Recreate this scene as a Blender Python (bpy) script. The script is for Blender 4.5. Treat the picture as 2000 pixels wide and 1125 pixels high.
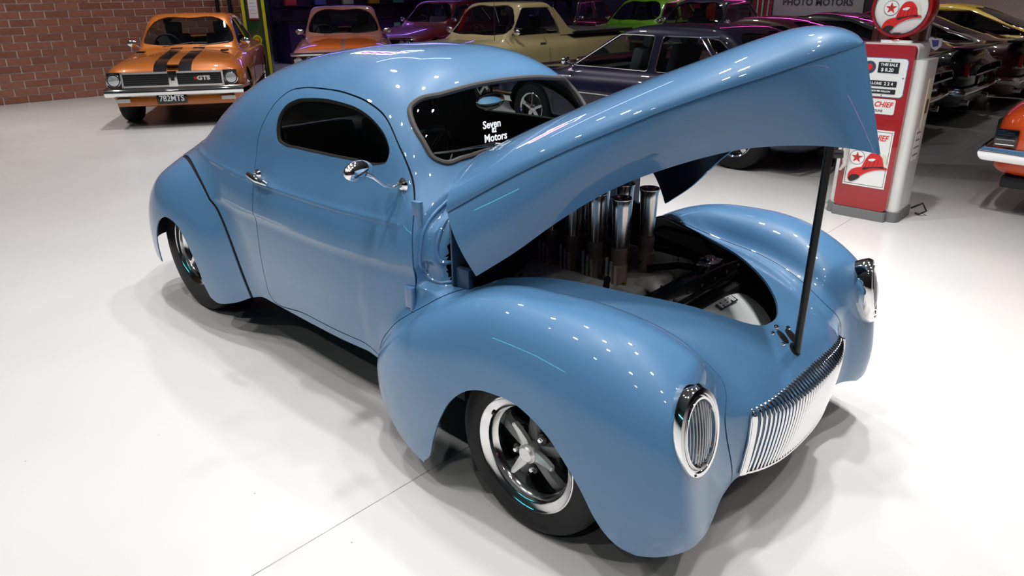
import bpy, bmesh, math, random
import numpy as np
from mathutils import Vector, Matrix, Euler

for _o in list(bpy.data.objects):
    bpy.data.objects.remove(_o)
SC = bpy.context.scene
COL = SC.collection
PI = math.pi
random.seed(7)

# ------------------------------------------------------------------ camera
def setup_camera():
    pitch, roll, yaw = .392, -.011, 2.329
    fw = Vector((math.cos(pitch)*math.cos(yaw), math.cos(pitch)*math.sin(yaw), -math.sin(pitch)))
    rt = Vector((math.sin(yaw), -math.cos(yaw), 0)); up = rt.cross(fw)
    r2 = rt*math.cos(roll)+up*math.sin(roll); u2 = -rt*math.sin(roll)+up*math.cos(roll)
    cd = bpy.data.cameras.new('camera'); cam = bpy.data.objects.new('camera', cd); COL.objects.link(cam)
    m = Matrix((r2, u2, -fw)).transposed().to_4x4(); m.translation = Vector((1.318, -2.196, 1.684))
    cam.matrix_world = m
    cd.sensor_width = 36; cd.lens = 1417.4/2000*36; cd.clip_start = .05; cd.clip_end = 200
    SC.camera = cam
setup_camera()

# ------------------------------------------------------------------ world and exposure
SC.view_settings.view_transform = 'Standard'; SC.view_settings.look = 'None'
SC.view_settings.exposure = -0.16; SC.view_settings.gamma = 1.0
SC.view_settings.use_curve_mapping = False
SC.cycles.use_denoising = True
SC.cycles.max_bounces = 8; SC.cycles.diffuse_bounces = 3; SC.cycles.glossy_bounces = 4
SC.cycles.transparent_max_bounces = 12; SC.cycles.transmission_bounces = 6
SC.cycles.sample_clamp_indirect = 6.0
SC.cycles.caustics_reflective = False; SC.cycles.caustics_refractive = False
wd = bpy.data.worlds.new('hall_air'); SC.world = wd; wd.use_nodes = True
wd.node_tree.nodes['Background'].inputs[0].default_value = (.62, .66, .75, 1)
wd.node_tree.nodes['Background'].inputs[1].default_value = .0

# ------------------------------------------------------------------ ceiling downlights of the hall, plus some added to brighten single spots
LAMPS = []          # (x, y, watts): filled here, bare area lights, no fixtures are built
CEIL = 5.2
for lx, ly, w in [(-1.5, -3.0, 225), (1.9, -3.2, 150), (-.1, -.9, 190), (2.5, -.4, 170), (-2.9, -.6, 230), (.5, 1.4, 225), (-1.9, 1.5, 225),
                  (.4, -2.1, 130), (3.8, -1.6, 120), (-.2, -5.0, 140), (-3.1, -3.2, 140), (1.3, .5, 130), (-1.4, .3, 140), (2.6, -5.0, 120), (-4.3, .8, 130),
                  (-4.7, -2.6, 190), (4.7, -2.6, 130), (-5.7, .4, 190), (4.2, 1.8, 90),
                  (-8.3, -1.6, 190), (-8.3, 2.2, 250), (-11.0, .2, 330), (-10.6, 3.6, 230), (-6.4, 4.3, 260),
                  (-3.0, 4.4, 70), (-.5, 2.2, 250), (2.6, 6.6, 30), (-1.4, 8.6, 30), (-4.9, 8.0, 140), (-8.6, 8.4, 90), (-3.0, 12.4, 80), (-6.2, 14.2, 110), (1.6, 11.0, 30), (-8.0, 12.5, 80), (-13.2, 8.8, 150), (-.6, 14.2, 170), (-1.6, 12.3, 110)]:  # includes lamps added to brighten the red pump, yellow car, sign board and counter
    LAMPS.append((lx, ly, w))
    ld = bpy.data.lights.new('hall_or_fill_light', 'AREA'); ld.shape = 'DISK'; ld.size = .20; ld.energy = w*.165
    ld.color = (1.0, .98, .955); ld.spread = math.radians((78 if ly > 1 else 102 if ly > -1.5 else 110) if (w > 115 and lx > -5 and ly < 2) else 72 if ly == 2.2 and lx > -1 else 98)
    lo = bpy.data.objects.new('hall_or_fill_light', ld); COL.objects.link(lo)
    lo.location = (lx, ly, CEIL-.06)

# ------------------------------------------------------------------ helpers: materials
MATS = {}
def mat(name, col, rough=.5, metal=0., coat=0., coat_rough=.03, spec=.5, emit=None, estr=0., trans=0., ior=1.45, alpha=1., noise=0., nscale=30., bump=0., bscale=60.):
    if name in MATS: return MATS[name]
    m = bpy.data.materials.new(name); m.use_nodes = True; nt = m.node_tree; b = nt.nodes['Principled BSDF']
    I = b.inputs
    I['Base Color'].default_value = (*col, 1); I['Roughness'].default_value = rough; I['Metallic'].default_value = metal
    I['Coat Weight'].default_value = coat; I['Coat Roughness'].default_value = coat_rough
    I['Specular IOR Level'].default_value = spec; I['IOR'].default_value = ior
    I['Transmission Weight'].default_value = trans; I['Alpha'].default_value = alpha
    if emit: I['Emission Color'].default_value = (*emit, 1); I['Emission Strength'].default_value = estr
    tc = nt.nodes.new('ShaderNodeTexCoord'); n = nt.nodes.new('ShaderNodeTexNoise')
    n.inputs['Scale'].default_value = nscale; n.inputs['Detail'].default_value = 4
    nt.links.new(tc.outputs['Object'], n.inputs['Vector'])
    if noise > 0:
        mx = nt.nodes.new('ShaderNodeMix'); mx.data_type = 'RGBA'; mx.blend_type = 'MULTIPLY'; mx.inputs[0].default_value = 1
        r = nt.nodes.new('ShaderNodeMapRange'); r.inputs[1].default_value = .3; r.inputs[2].default_value = .7
        r.inputs[3].default_value = 1-noise; r.inputs[4].default_value = 1+noise*.4
        nt.links.new(n.outputs['Fac'], r.inputs[0]); mx.inputs[6].default_value = (*col, 1)
        nt.links.new(r.outputs[0], mx.inputs[7]); nt.links.new(mx.outputs[2], I['Base Color'])
    if bump > 0:
        n2 = nt.nodes.new('ShaderNodeTexNoise'); n2.inputs['Scale'].default_value = bscale; n2.inputs['Detail'].default_value = 3
        nt.links.new(tc.outputs['Object'], n2.inputs['Vector'])
        bp = nt.nodes.new('ShaderNodeBump'); bp.inputs['Strength'].default_value = bump; bp.inputs['Distance'].default_value = .002
        nt.links.new(n2.outputs['Fac'], bp.inputs['Height']); nt.links.new(bp.outputs[0], I['Normal'])
    MATS[name] = m
    return m
def paint(name, col, flake=0.):
    return mat(name, col, rough=.42, metal=flake, coat=1., coat_rough=.015, spec=.4, noise=.03, nscale=3)
def glass(name, col, alpha):
    """thin automotive glass: tinted, see-through, glossy"""
    if name in MATS: return MATS[name]
    m = bpy.data.materials.new(name); m.use_nodes = True; nt = m.node_tree; nt.nodes.clear()
    o = nt.nodes.new('ShaderNodeOutputMaterial'); tr = nt.nodes.new('ShaderNodeBsdfTransparent'); gl = nt.nodes.new('ShaderNodeBsdfGlossy')
    mx = nt.nodes.new('ShaderNodeMixShader'); fr = nt.nodes.new('ShaderNodeFresnel'); ge = nt.nodes.new('ShaderNodeNewGeometry'); io = nt.nodes.new('ShaderNodeMapRange'); io.inputs[3].default_value = 1.45; io.inputs[4].default_value = 1/1.45
    nt.links.new(ge.outputs['Backfacing'], io.inputs[0]); nt.links.new(io.outputs[0], fr.inputs[0])     # same pane seen from either side
    tr.inputs[0].default_value = (*[c*alpha for c in col], 1); gl.inputs['Roughness'].default_value = .01; gl.inputs[0].default_value = (.9, .95, 1, 1)
    nt.links.new(fr.outputs[0], mx.inputs[0]); nt.links.new(tr.outputs[0], mx.inputs[1]); nt.links.new(gl.outputs[0], mx.inputs[2]); nt.links.new(mx.outputs[0], o.inputs[0])
    MATS[name] = m
    return m

# ------------------------------------------------------------------ helpers: objects
def empty(name, loc=(0, 0, 0), rz=0., parent=None):
    o = bpy.data.objects.new(name, None); COL.objects.link(o); o.location = loc; o.rotation_euler = (0, 0, rz); o.empty_display_size = .1
    if parent: o.parent = parent
    return o
def tag(o, label=None, cat=None, group=None, kind=None):
    for k, v in (('label', label), ('category', cat), ('group', group), ('kind', kind)):
        if v: o[k] = v
    return o
def obj(name, V, F, m, parent=None, smooth=False, normals=None, loc=None, rot=None):
    me = bpy.data.meshes.new(name)
    V = np.asarray(V, dtype=np.float64)
    me.from_pydata(V.tolist(), [], F.tolist() if isinstance(F, np.ndarray) else F)
    if m is not None: me.materials.append(m)
    if smooth or normals is not None:
        me.polygons.foreach_set('use_smooth', np.ones(len(me.polygons), bool))
    me.update()
    if normals is not None: me.normals_split_custom_set_from_vertices(np.asarray(normals, dtype=np.float32))
    o = bpy.data.objects.new(name, me); COL.objects.link(o)
    if parent: o.parent = parent
    if loc is not None: o.location = loc
    if rot is not None: o.rotation_euler = rot
    return o
def inst(name, src, parent=None, loc=(0, 0, 0), rot=(0, 0, 0), scale=(1, 1, 1)):
    o = bpy.data.objects.new(name, src.data); COL.objects.link(o); o.parent = parent
    o.location = loc; o.rotation_euler = rot; o.scale = scale
    return o
class MB:
    """mesh builder collecting simple shapes into one piece"""
    def __init__(s): s.v = []; s.f = []
    def add(s, V, F):
        k = len(s.v); s.v += [tuple(map(float, p)) for p in V]; s.f += [tuple(i+k for i in f) for f in F]; return s
    def box(s, x0, x1, y0, y1, z0, z1, bev=0., M=None):
        if bev <= 0:
            V = [(x0, y0, z0), (x1, y0, z0), (x1, y1, z0), (x0, y1, z0), (x0, y0, z1), (x1, y0, z1), (x1, y1, z1), (x0, y1, z1)]
            F = [(3, 2, 1, 0), (4, 5, 6, 7), (0, 1, 5, 4), (1, 2, 6, 5), (2, 3, 7, 6), (3, 0, 4, 7)]
        else:
            b = bmesh.new(); bmesh.ops.create_cube(b, size=1)
            for v in b.verts: v.co = Vector(((x0+x1)/2+v.co.x*(x1-x0), (y0+y1)/2+v.co.y*(y1-y0), (z0+z1)/2+v.co.z*(z1-z0)))
            bmesh.ops.bevel(b, geom=b.edges[:], offset=bev, segments=2, affect='EDGES', profile=.6)
            b.verts.index_update(); V = [tuple(v.co) for v in b.verts]; F = [tuple(v.index for v in f.verts) for f in b.faces]; b.free()
        if M is not None: V = [tuple(M @ Vector(p)) for p in V]
        return s.add(V, F)
    def lathe(s, prof, n=32, axis='y', c=(0, 0, 0), M=None, close=False, a0=0., a1=2*PI):
        """prof: (r, h) pairs turned about an axis through c"""
        full = abs(a1-a0-2*PI) < 1e-6; m = n if full else n+1
        V = []; F = []; P = len(prof)
        for i in range(m):
            a = a0+(a1-a0)*i/n; ca, sa = math.cos(a), math.sin(a)
            for r, h in prof:
                V.append({'y': (r*ca, h, r*sa), 'z': (r*ca, r*sa, h), 'x': (h, r*ca, r*sa)}[axis])
        for i in range(n):
            j = (i+1) % m
            for k in range(P-1 if not close else P):
                l = (k+1) % P
                F.append((i*P+k, j*P+k, j*P+l, i*P+l))
        V = [(p[0]+c[0], p[1]+c[1], p[2]+c[2]) for p in V]
        if M is not None: V = [tuple(M @ Vector(p)) for p in V]
        return s.add(V, F)
    def tube(s, pts, r, n=8, closed=False, caps=True, ry=None):
        P = [Vector(p) for p in pts]; N = len(P); V = []; F = []
        up = Vector((0, 0, 1)); prev = None
        for i in range(N):
            a = P[(i-1) % N] if (closed or i > 0) else P[i]; b = P[(i+1) % N] if (closed or i < N-1) else P[i]
            t = (b-a); t = t.normalized() if t.length > 1e-9 else Vector((1, 0, 0))
            if prev is None:
                u = up if abs(t.z) < .9 else Vector((1, 0, 0)); s1 = t.cross(u).normalized()
            else:
                s1 = (prev-t*prev.dot(t)); s1 = s1.normalized() if s1.length > 1e-6 else t.orthogonal().normalized()
            s2 = t.cross(s1); prev = s1
            rr = r[i] if hasattr(r, '__len__') else r
            for k in range(n):
                q = 2*PI*k/n; V.append(P[i]+s1*math.cos(q)*rr+s2*math.sin(q)*(rr if ry is None else ry))
        for i in range(N if closed else N-1):
            j = (i+1) % N
            for k in range(n): l = (k+1) % n; F.append((i*n+k, i*n+l, j*n+l, j*n+k))
        if caps and not closed: F.append(tuple(range(n))[::-1]); F.append(tuple((N-1)*n+k for k in range(n)))
        return s.add(V, F)
    def prism(s, poly, h0, h1, axis='z', M=None):
        """extrude a 2D polygon"""
        n = len(poly); V = []
        for h in (h0, h1):
            for a, b in poly: V.append({'z': (a, b, h), 'y': (a, h, b), 'x': (h, a, b)}[axis])
        F = [tuple(range(n))[::-1], tuple(range(n, 2*n))]+[(i, (i+1) % n, n+(i+1) % n, n+i) for i in range(n)]
        if M is not None: V = [tuple(M @ Vector(p)) for p in V]
        return s.add(V, F)
    def sphere(s, c, r, nu=16, nv=10):
        rx, ry, rz = r if hasattr(r, '__len__') else (r, r, r)
        V = []; F = []
        for j in range(nv+1):
            t = PI*j/nv
            for i in range(nu): q = 2*PI*i/nu; V.append((c[0]+rx*math.sin(t)*math.cos(q), c[1]+ry*math.sin(t)*math.sin(q), c[2]+rz*math.cos(t)))
        for j in range(nv):
            for i in range(nu): k = (i+1) % nu; F.append((j*nu+i, (j+1)*nu+i, (j+1)*nu+k, j*nu+k))
        return s.add(V, F)
    def build(s, name, m, parent=None, smooth=True, angle=40, loc=None, rot=None):
        o = obj(name, s.v, s.f, m, parent, loc=loc, rot=rot)
        me = o.data
        b = bmesh.new(); b.from_mesh(me); bmesh.ops.recalc_face_normals(b, faces=b.faces)
        if smooth:
            ca = math.radians(angle)
            for f in b.faces: f.smooth = True
            for e in b.edges:
                e.smooth = len(e.link_faces) == 2 and e.calc_face_angle(0) < ca
        b.to_mesh(me); b.free()
        return o
def text_mesh(body, size, name, m, parent=None, M=None, depth=.001, shear=0., align='CENTER', bold=0., sx=1.):
    c = bpy.data.curves.new(name, 'FONT'); c.body = body; c.size = size; c.extrude = depth; c.align_x = align; c.align_y = 'CENTER'; c.shear = shear
    c.resolution_u = 3; c.offset = bold
    t = bpy.data.objects.new('tmp', c); COL.objects.link(t)
    dg = bpy.context.evaluated_depsgraph_get()
    me = bpy.data.meshes.new_from_object(t.evaluated_get(dg)); bpy.data.objects.remove(t); bpy.data.curves.remove(c)
    if sx != 1: me.transform(Matrix.Diagonal((sx, 1, 1, 1)))
    me.materials.clear(); me.materials.append(m); me.name = name
    o = bpy.data.objects.new(name, me); COL.objects.link(o); o.parent = parent
    if M is not None: o.matrix_local = M
    return o
def frame(o, x, y, z=None):
    """matrix with origin o, x axis x, and y axis near y"""
    x = Vector(x).normalized(); y = Vector(y); z = x.cross(y).normalized(); y = z.cross(x)
    m = Matrix((x, y, z)).transposed().to_4x4(); m.translation = Vector(o); return m
def spline(pts, n=8, closed=False):
    P = np.asarray(pts, float); N = len(P); out = []
    for i in range(N if closed else N-1):
        a, b, c, d = (P[(i-1) % N], P[i], P[(i+1) % N], P[(i+2) % N]) if closed else (P[max(i-1, 0)], P[i], P[i+1], P[min(i+2, N-1)])
        # centripetal-like tangents
        lb = np.linalg.norm(c-b)+1e-9; la = np.linalg.norm(b-a)+1e-9; lc = np.linalg.norm(d-c)+1e-9
        m1 = ((b-a)/la*lb+(c-b)/lb*la)/(la+lb)*lb if (closed or i > 0) else (c-b)
        m2 = ((c-b)/lb*lc+(d-c)/lc*lb)/(lb+lc)*lb if (closed or i < N-2) else (c-b)
        for k in range(n):
            t = k/n; out.append((2*t**3-3*t**2+1)*b+(t**3-2*t**2+t)*m1+(-2*t**3+3*t**2)*c+(t**3-t**2)*m2)
    if not closed: out.append(P[-1])
    return np.array(out)

# ------------------------------------------------------------------ helpers: implicit surfaces
def interp(x, xs, vs):
    xs = np.asarray(xs, float); vs = np.asarray(vs, float); h = np.diff(xs); d = np.diff(vs)/h
    m = np.zeros_like(vs); m[0] = d[0]; m[-1] = d[-1]
    for i in range(1, len(xs)-1):
        if d[i-1]*d[i] > 0:
            w1 = 2*h[i]+h[i-1]; w2 = h[i]+2*h[i-1]; m[i] = (w1+w2)/(w1/d[i-1]+w2/d[i])
    x = np.clip(x, xs[0], xs[-1]); k = np.clip(np.searchsorted(xs, x, side='right')-1, 0, len(xs)-2)
    t = (x-xs[k])/h[k]; a = vs[k]; b = vs[k+1]; ma = m[k]*h[k]; mb = m[k+1]*h[k]
    return a+t*(ma+t*((3*(b-a)-2*ma-mb)+t*(2*(a-b)+ma+mb)))
def smin(a, b, k):
    h = np.maximum(k-np.abs(a-b), 0)/k
    return np.minimum(a, b)-h*h*k*.25
def smax(a, b, k): return -smin(-a, -b, k)
def sstep(x, a, b):
    t = np.clip((x-a)/(b-a), 0, 1); return t*t*(3-2*t)
def grad(fn, P, e=1.5e-3):
    g = np.stack([fn(P+np.eye(3)[k]*e)-fn(P-np.eye(3)[k]*e) for k in range(3)], -1)/(2*e)
    return g
def project(fn, P, it=3):
    for _ in range(it):
        g = grad(fn, P); f = fn(P); P = P-g*(f/np.maximum((g*g).sum(-1), .05))[:, None]
    return P
def unit(g): return g/(np.linalg.norm(g, axis=-1, keepdims=True)+1e-12)
def nets(fn, lo, hi, h):
    """surface nets: triangles of the zero level of fn"""
    ax = [np.arange(lo[k], hi[k]+h, h) for k in range(3)]
    nx, ny, nz = map(len, ax)
    f = np.empty((nx, ny, nz), np.float32)
    YY, ZZ = np.meshgrid(ax[1], ax[2], indexing='ij')
    st = 24
    for i in range(0, nx, st):
        X = np.broadcast_to(ax[0][i:i+st, None, None], (len(ax[0][i:i+st]), ny, nz))
        f[i:i+st] = fn(np.stack([X, np.broadcast_to(YY, X.shape), np.broadcast_to(ZZ, X.shape)], -1))
    s = f < 0
    c = np.zeros((nx-1, ny-1, nz-1), np.int8)
    for a in (0, 1):
        for b in (0, 1):
            for d in (0, 1): c += s[a:nx-1+a, b:ny-1+b, d:nz-1+d]
    act = (c > 0) & (c < 8); idx = np.full(act.shape, -1, np.int64); cells = np.argwhere(act); idx[act] = np.arange(len(cells))
    acc = np.zeros((len(cells), 3)); cnt = np.zeros(len(cells))
    cor = [(a, b, d) for a in (0, 1) for b in (0, 1) for d in (0, 1)]
    val = {q: f[cells[:, 0]+q[0], cells[:, 1]+q[1], cells[:, 2]+q[2]].astype(float) for q in cor}
    for q in cor:
        for k in range(3):
            if q[k] == 0:
                r = list(q); r[k] = 1; r = tuple(r); v0, v1 = val[q], val[r]; cr = (v0 < 0) != (v1 < 0)
                t = np.where(cr, v0/np.where(cr, v0-v1, 1), 0); p = np.array(q, float)+np.zeros((len(cells), 3)); p[:, k] = t
                acc[cr] += p[cr]; cnt[cr] += 1
    V = np.array(lo)+(cells+acc/cnt[:, None])*h
    Q = []
    for k in range(3):
        a, b = [(1, 2), (2, 0), (0, 1)][k]
        sl0 = [slice(None)]*3; sl1 = [slice(None)]*3; sl0[k] = slice(0, -1); sl1[k] = slice(1, None)
        cr = s[tuple(sl0)] != s[tuple(sl1)]; e = np.argwhere(cr)
        e = e[(e[:, a] > 0) & (e[:, b] > 0) & (e[:, a] < [nx, ny, nz][a]-1) & (e[:, b] < [nx, ny, nz][b]-1)]
        inside = s[e[:, 0], e[:, 1], e[:, 2]]
        def cell(da, db):
            g = e.copy(); g[:, a] -= da; g[:, b] -= db; return idx[g[:, 0], g[:, 1], g[:, 2]]
        q = np.stack([cell(1, 1), cell(0, 1), cell(0, 0), cell(1, 0)], -1)
        q[~inside] = q[~inside][:, ::-1]
        Q.append(q)
    Q = np.concatenate(Q); Q = Q[(Q >= 0).all(1)]
    return V, np.concatenate([Q[:, [0, 1, 2]], Q[:, [0, 2, 3]]])
def compact(V, T):
    u, inv = np.unique(T, return_inverse=True); return V[u], inv.reshape(T.shape)
def clip(V, T, f):
    """keep the side f<=0 (f per vertex), cutting triangles along the zero line"""
    f = np.where(np.abs(f) < 1e-7, -1e-7, f); ins = f < 0; n = ins[T].sum(1)
    keep = [T[n == 3]]; tri2 = T[n == 2]; tri1 = T[n == 1]
    newV = []; base = len(V)
    def rot(t, lone_in):
        m = ins[t] if lone_in else ~ins[t]; k = m.argmax(1); r = np.arange(len(t))
        return np.stack([t[r, k], t[r, (k+1) % 3], t[r, (k+2) % 3]], -1)
    a = rot(tri1, True); b = rot(tri2, False)
    E = np.concatenate([a[:, [0, 1]], a[:, [0, 2]], b[:, [0, 1]], b[:, [0, 2]]])
    if len(E):
        Es = np.sort(E, 1); u, inv = np.unique(Es, axis=0, return_inverse=True); inv = inv.reshape(-1)
        f0, f1 = f[u[:, 0]], f[u[:, 1]]; t = (f0/(f0-f1))[:, None]
        NV = V[u[:, 0]]*(1-t)+V[u[:, 1]]*t; ids = base+inv
        na, nb = len(a), len(b)
        a01, a02, b01, b02 = ids[:na], ids[na:2*na], ids[2*na:2*na+nb], ids[2*na+nb:]
        keep += [np.stack([a[:, 0], a01, a02], -1), np.stack([b01, b[:, 1], b[:, 2]], -1), np.stack([b01, b[:, 2], b02], -1)]
        V = np.concatenate([V, NV])
    T = np.concatenate(keep); T = T[(T[:, 0] != T[:, 1]) & (T[:, 1] != T[:, 2]) & (T[:, 0] != T[:, 2])]
    return compact(V, T)
def polydist(P, poly):
    """signed distance of 2D points to a closed polygon, negative inside"""
    poly = np.asarray(poly, float); out = np.full(len(P), 1e9); ins = np.zeros(len(P), bool)
    lo = poly.min(0)-.12; hi = poly.max(0)+.12; near = ((P > lo) & (P < hi)).all(1); Q = P[near]
    d = np.full(len(Q), 1e9); s = np.zeros(len(Q), bool)
    for a, b in zip(poly, np.roll(poly, -1, 0)):
        e = b-a; w = Q-a; t = np.clip((w@e)/(e@e+1e-18), 0, 1); d = np.minimum(d, ((w-t[:, None]*e)**2).sum(1))
        c = (a[1] > Q[:, 1]) != (b[1] > Q[:, 1]); s ^= c & (Q[:, 0] < (b[0]-a[0])*(Q[:, 1]-a[1])/(b[1]-a[1]+1e-18)+a[0])
    r = np.sqrt(d); out[near] = np.where(s, -r, r); out[~near] = .12
    return out
def shell(name, V, T, fn, m, parent, th=.006, mirror=None, off=0., rim=True, inner=None, N=None):
    """panel with thickness, true surface normals and a rim. mirror: None | 'join' (both halves in one) | 'flip' (the other side)"""
    if len(T) == 0: return None
    if N is None: N = unit(grad(fn, V))
    mid0 = np.abs(V[:, 1]) < 1e-6
    if mirror == 'join': V = np.where(mid0[:, None], V*[1, 0, 1], V); N[mid0, 1] = 0; N = unit(N)
    V = V+N*off
    if mirror == 'flip': V = V*[1, -1, 1]; N = N*[1, -1, 1]; T = T[:, ::-1]
    if mirror == 'join':
        mid = np.abs(V[:, 1]) < 1e-6; n = len(V); mp = np.where(mid, np.arange(n), np.cumsum(~mid)-1+n)
        V2 = (V*[1, -1, 1])[~mid]; N2 = (N*[1, -1, 1])[~mid]
        T = np.concatenate([T, mp[T][:, ::-1]]); V = np.concatenate([V, V2]); N = np.concatenate([N, N2])
    n = len(V)
    AV = [V]; AN = [N]; AT = [T]
    if th > 0:
        AV.append(V-N*th); AN.append(-N); AT.append(T[:, ::-1]+n); k = 2*n
        if rim:
            E = np.concatenate([T[:, [0, 1]], T[:, [1, 2]], T[:, [2, 0]]]); key = np.sort(E, 1)
            u, ix, ct = np.unique(key, axis=0, return_index=True, return_counts=True); B = E[ix[ct == 1]]
            if len(B):
                p, q = V[B[:, 0]], V[B[:, 1]]; rn = unit(np.cross(q-p, N[B[:, 0]])); mm = len(B)
                # average rim normals at shared vertices
                av = np.zeros((n, 3)); np.add.at(av, B[:, 0], rn); np.add.at(av, B[:, 1], rn); av = unit(av)
                uv, inv = np.unique(B, return_inverse=True); inv = inv.reshape(B.shape); c = len(uv)
                AV += [V[uv], V[uv]-N[uv]*th]; AN += [av[uv], av[uv]]
                a, b = inv[:, 0]+k, inv[:, 1]+k
                AT += [np.stack([b, a, a+c], -1), np.stack([b, a+c, b+c], -1)]
    o = obj(name, np.concatenate(AV), np.concatenate(AT), m, parent, normals=np.concatenate(AN))
    if inner is not None and th > 0:
        o.data.materials.append(inner); mi = np.zeros(sum(map(len, AT)), np.int32); mi[len(T):2*len(T)] = 1
        o.data.polygons.foreach_set('material_index', mi)
    return o
def strip(name, V, T, fn, d, half, m, parent, off=-.004, mirror=None):
    """thin sealing strip following a line d=0 on a surface, set into the gap"""
    V2, T2 = clip(V, T, np.abs(d)-half)
    return shell(name, V2, T2, fn, m, parent, th=.0, off=off, mirror=mirror)
# ================================================================== the blue hot rod
BLUE = paint('coupe_blue', (.068, .180, .338))
UNDER = mat('undercoat', (.012, .014, .02), .7)
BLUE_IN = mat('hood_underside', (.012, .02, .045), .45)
RUBBER = mat('black_rubber', (.010, .010, .010), .75, spec=.2)
GREYRUB = mat('grey_window_rubber', (.055, .052, .05), .65)
CHROME = mat('chrome', (.88, .88, .88), .05, 1.)
POLISH = mat('polished_alloy', (.80, .80, .80), .12, 1.)
DARKALLOY = mat('dark_grey_alloy', (.19, .195, .20), .42, .2)
TYRE = mat('tyre_rubber', (.012, .012, .013), .6, spec=.3, noise=.2, bump=.15, bscale=120)
BLACK = mat('black_trim', (.008, .008, .009), .35)
BLACKGLOSS = mat('black_gloss', (.006, .006, .007), .12, coat=.6)
CASTALU = mat('cast_aluminium', (.62, .61, .58), .45, .35, noise=.15, nscale=60)
STEELDARK = mat('dark_steel', (.06, .055, .05), .4, .7)
BRASS = mat('brass', (.45, .38, .12), .3, 1.)
SILVER = mat('silver_paint', (.60, .63, .64), .32, .35)
CABIN = mat('black_upholstery', (.010, .010, .011), .6, bump=.2)
GLASS_HERO = glass('tinted_windscreen', (.80, .88, .86), .92)
GLASS_SIDE = glass('dark_side_glass', (.85, .88, .88), .9)
GLASS_LAMP = glass('headlamp_glass', (.95, .95, .95), .95)
SPINNER = mat('satin_spinner', (.78, .78, .77), .33, .6)
WHITE = mat('white_print', (.82, .84, .84), .4)

def hero_parts(P):
    x = P[..., 0]; ay = np.sqrt(P[..., 1]**2+1e-6); z = P[..., 2]
    W = interp(x, [-3.40, -3.3, -3.15, -2.95, -2.6, -2.2, -1.7, -1.2, -.8, -.55, -.2], [.08, .27, .42, .52, .605, .65, .69, .70, .675, .645, .60])
    zt = interp(x, [-3.40, -3.3, -3.1, -2.9, -2.6, -2.3, -2.0, -1.6, -1.2, -.8, -.5, -.2], [.42, .62, .79, .90, .985, 1.03, 1.045, 1.05, 1.06, 1.065, 1.06, 1.0])
    zc = .62; low = np.clip((zc-z)/.34, 0, 1.6); W = W*(1-.045*low**2)
    t = np.clip((z-zc)/np.maximum(zt-zc, .1), 0, None)
    A = (((ay/W)**2.7+t**3.2)**(1/2.9)-1)*np.minimum(W, .45)
    A = A-.0045*np.exp(-((z-.915-.02*np.sin(x*1.2))/.011)**2)*sstep(-x, .66, .75)      # belt swage
    A = smax(smax(A, x+.50, .03), -3.38-x, .12)
    zb = interp(x, [-2.85, -2.65, -2.4, -2.15, -1.9, -1.6, -1.35, -1.15, -1.0, -.90, -.82, -.75, -.68, -.60], [.80, .98, 1.165, 1.29, 1.38, 1.438, 1.46, 1.458, 1.44, 1.41, 1.365, 1.28, 1.13, .95])
    WB = interp(x, [-2.85, -2.6, -2.3, -2.0, -1.6, -1.2, -.9, -.7, -.5], [.36, .475, .57, .62, .64, .64, .625, .61, .59])
    t = np.clip((z-.85)/np.maximum(zb-.85, .08), 0, None)
    B = (((ay/WB)**3.2+t**2.5)**(1/2.7)-1)*.42
    B = np.maximum(np.maximum(B, .80-z), np.maximum(x+.58, -2.8-x))
    rest = smin(A, B, .10)
    zn = interp(x, [-.9, -.7, -.55, -.4, -.3, -.15, 0, .2, .35, .45, .53, .6], [1.06, 1.03, .98, .91, .87, .825, .79, .75, .71, .665, .61, .5])
    WN = interp(x, [-.8, -.5, -.2, .1, .4, .7], [.62, .61, .595, .575, .55, .53])
    xf = interp(z, [.1, .25, .35, .45, .55, .65, .75], [.54, .585, .605, .615, .605, .57, .52])
    t = np.clip((z-.48)/np.maximum(zn-.48, .05), 0, None); tx = np.clip(x/xf, 0, None)
    N = (((ay/WN)**2.5+t**2.4+tx**4)**(1/2.5)-1)*.4
    N = smax(N, -.9-x, .05)
    rest = smin(rest, N, .07)
    rest = rest+.022*sstep(x, -.625, -.602)*sstep(z, .675, .70)*sstep(-x, .30, .42)*sstep(ay, .42, .50)   # ledge the hood side closes onto
    yc = interp(x, [-.6, -.1, .2, .42, .6], [.64, .643, .62, .588, .58])
    tx = np.where(x > -.05, (x+.05)/(interp(z, [.05, .15, .25, .35, .45, .6, .75], [.52, .575, .605, .62, .62, .61, .58])+.05), (-.05-x)/interp(z, [.1, .35, .5, .65, .8], [.74, .745, .68, .57, .51]))
    tz = np.where(z > .34, (z-.34)/interp(x, [-.65, -.45, -.28, -.1, .1], [.40, .418, .440, .462, .474]), (.34-z)/.46)
    F = (((np.abs(ay-yc)/np.where(ay > yc, interp(x, [-.7, -.4, -.1, .2, .42, .6], [.24, .225, .205, .228, .248, .25]), interp(x, [-.7, -.4, -.1, .2, .42, .6], [.24, .215, .195, .215, .245, .25])))**3.0+np.abs(tz)**2.35+np.abs(tx)**np.where(x > -.05, 3.3, 2.7))**(1/2.4)-1)*.26
    F = smax(F, (x-.527)*.962-(ay-.657)*(.21)+(z-.582)*.175, .035)       # face the headlamp sits in
    tx = np.where(x > -2.5, (x+2.5)/.64, (-2.5-x)/.67)
    tz = np.where(z > .36, (z-.36)/.475, (.36-z)/.50)
    G = (((np.abs(ay-.52)/.245)**2.3+np.abs(tz)**2.3+np.abs(tx)**2.4)**(1/2.3)-1)*.26
    return rest, F, G
def hero(P):
    r, F, G = hero_parts(P)
    return np.maximum(smin(smin(r, F, interp(P[..., 0], [0, .4], [.055, .085])), G, .06), .09-P[..., 2])
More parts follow.
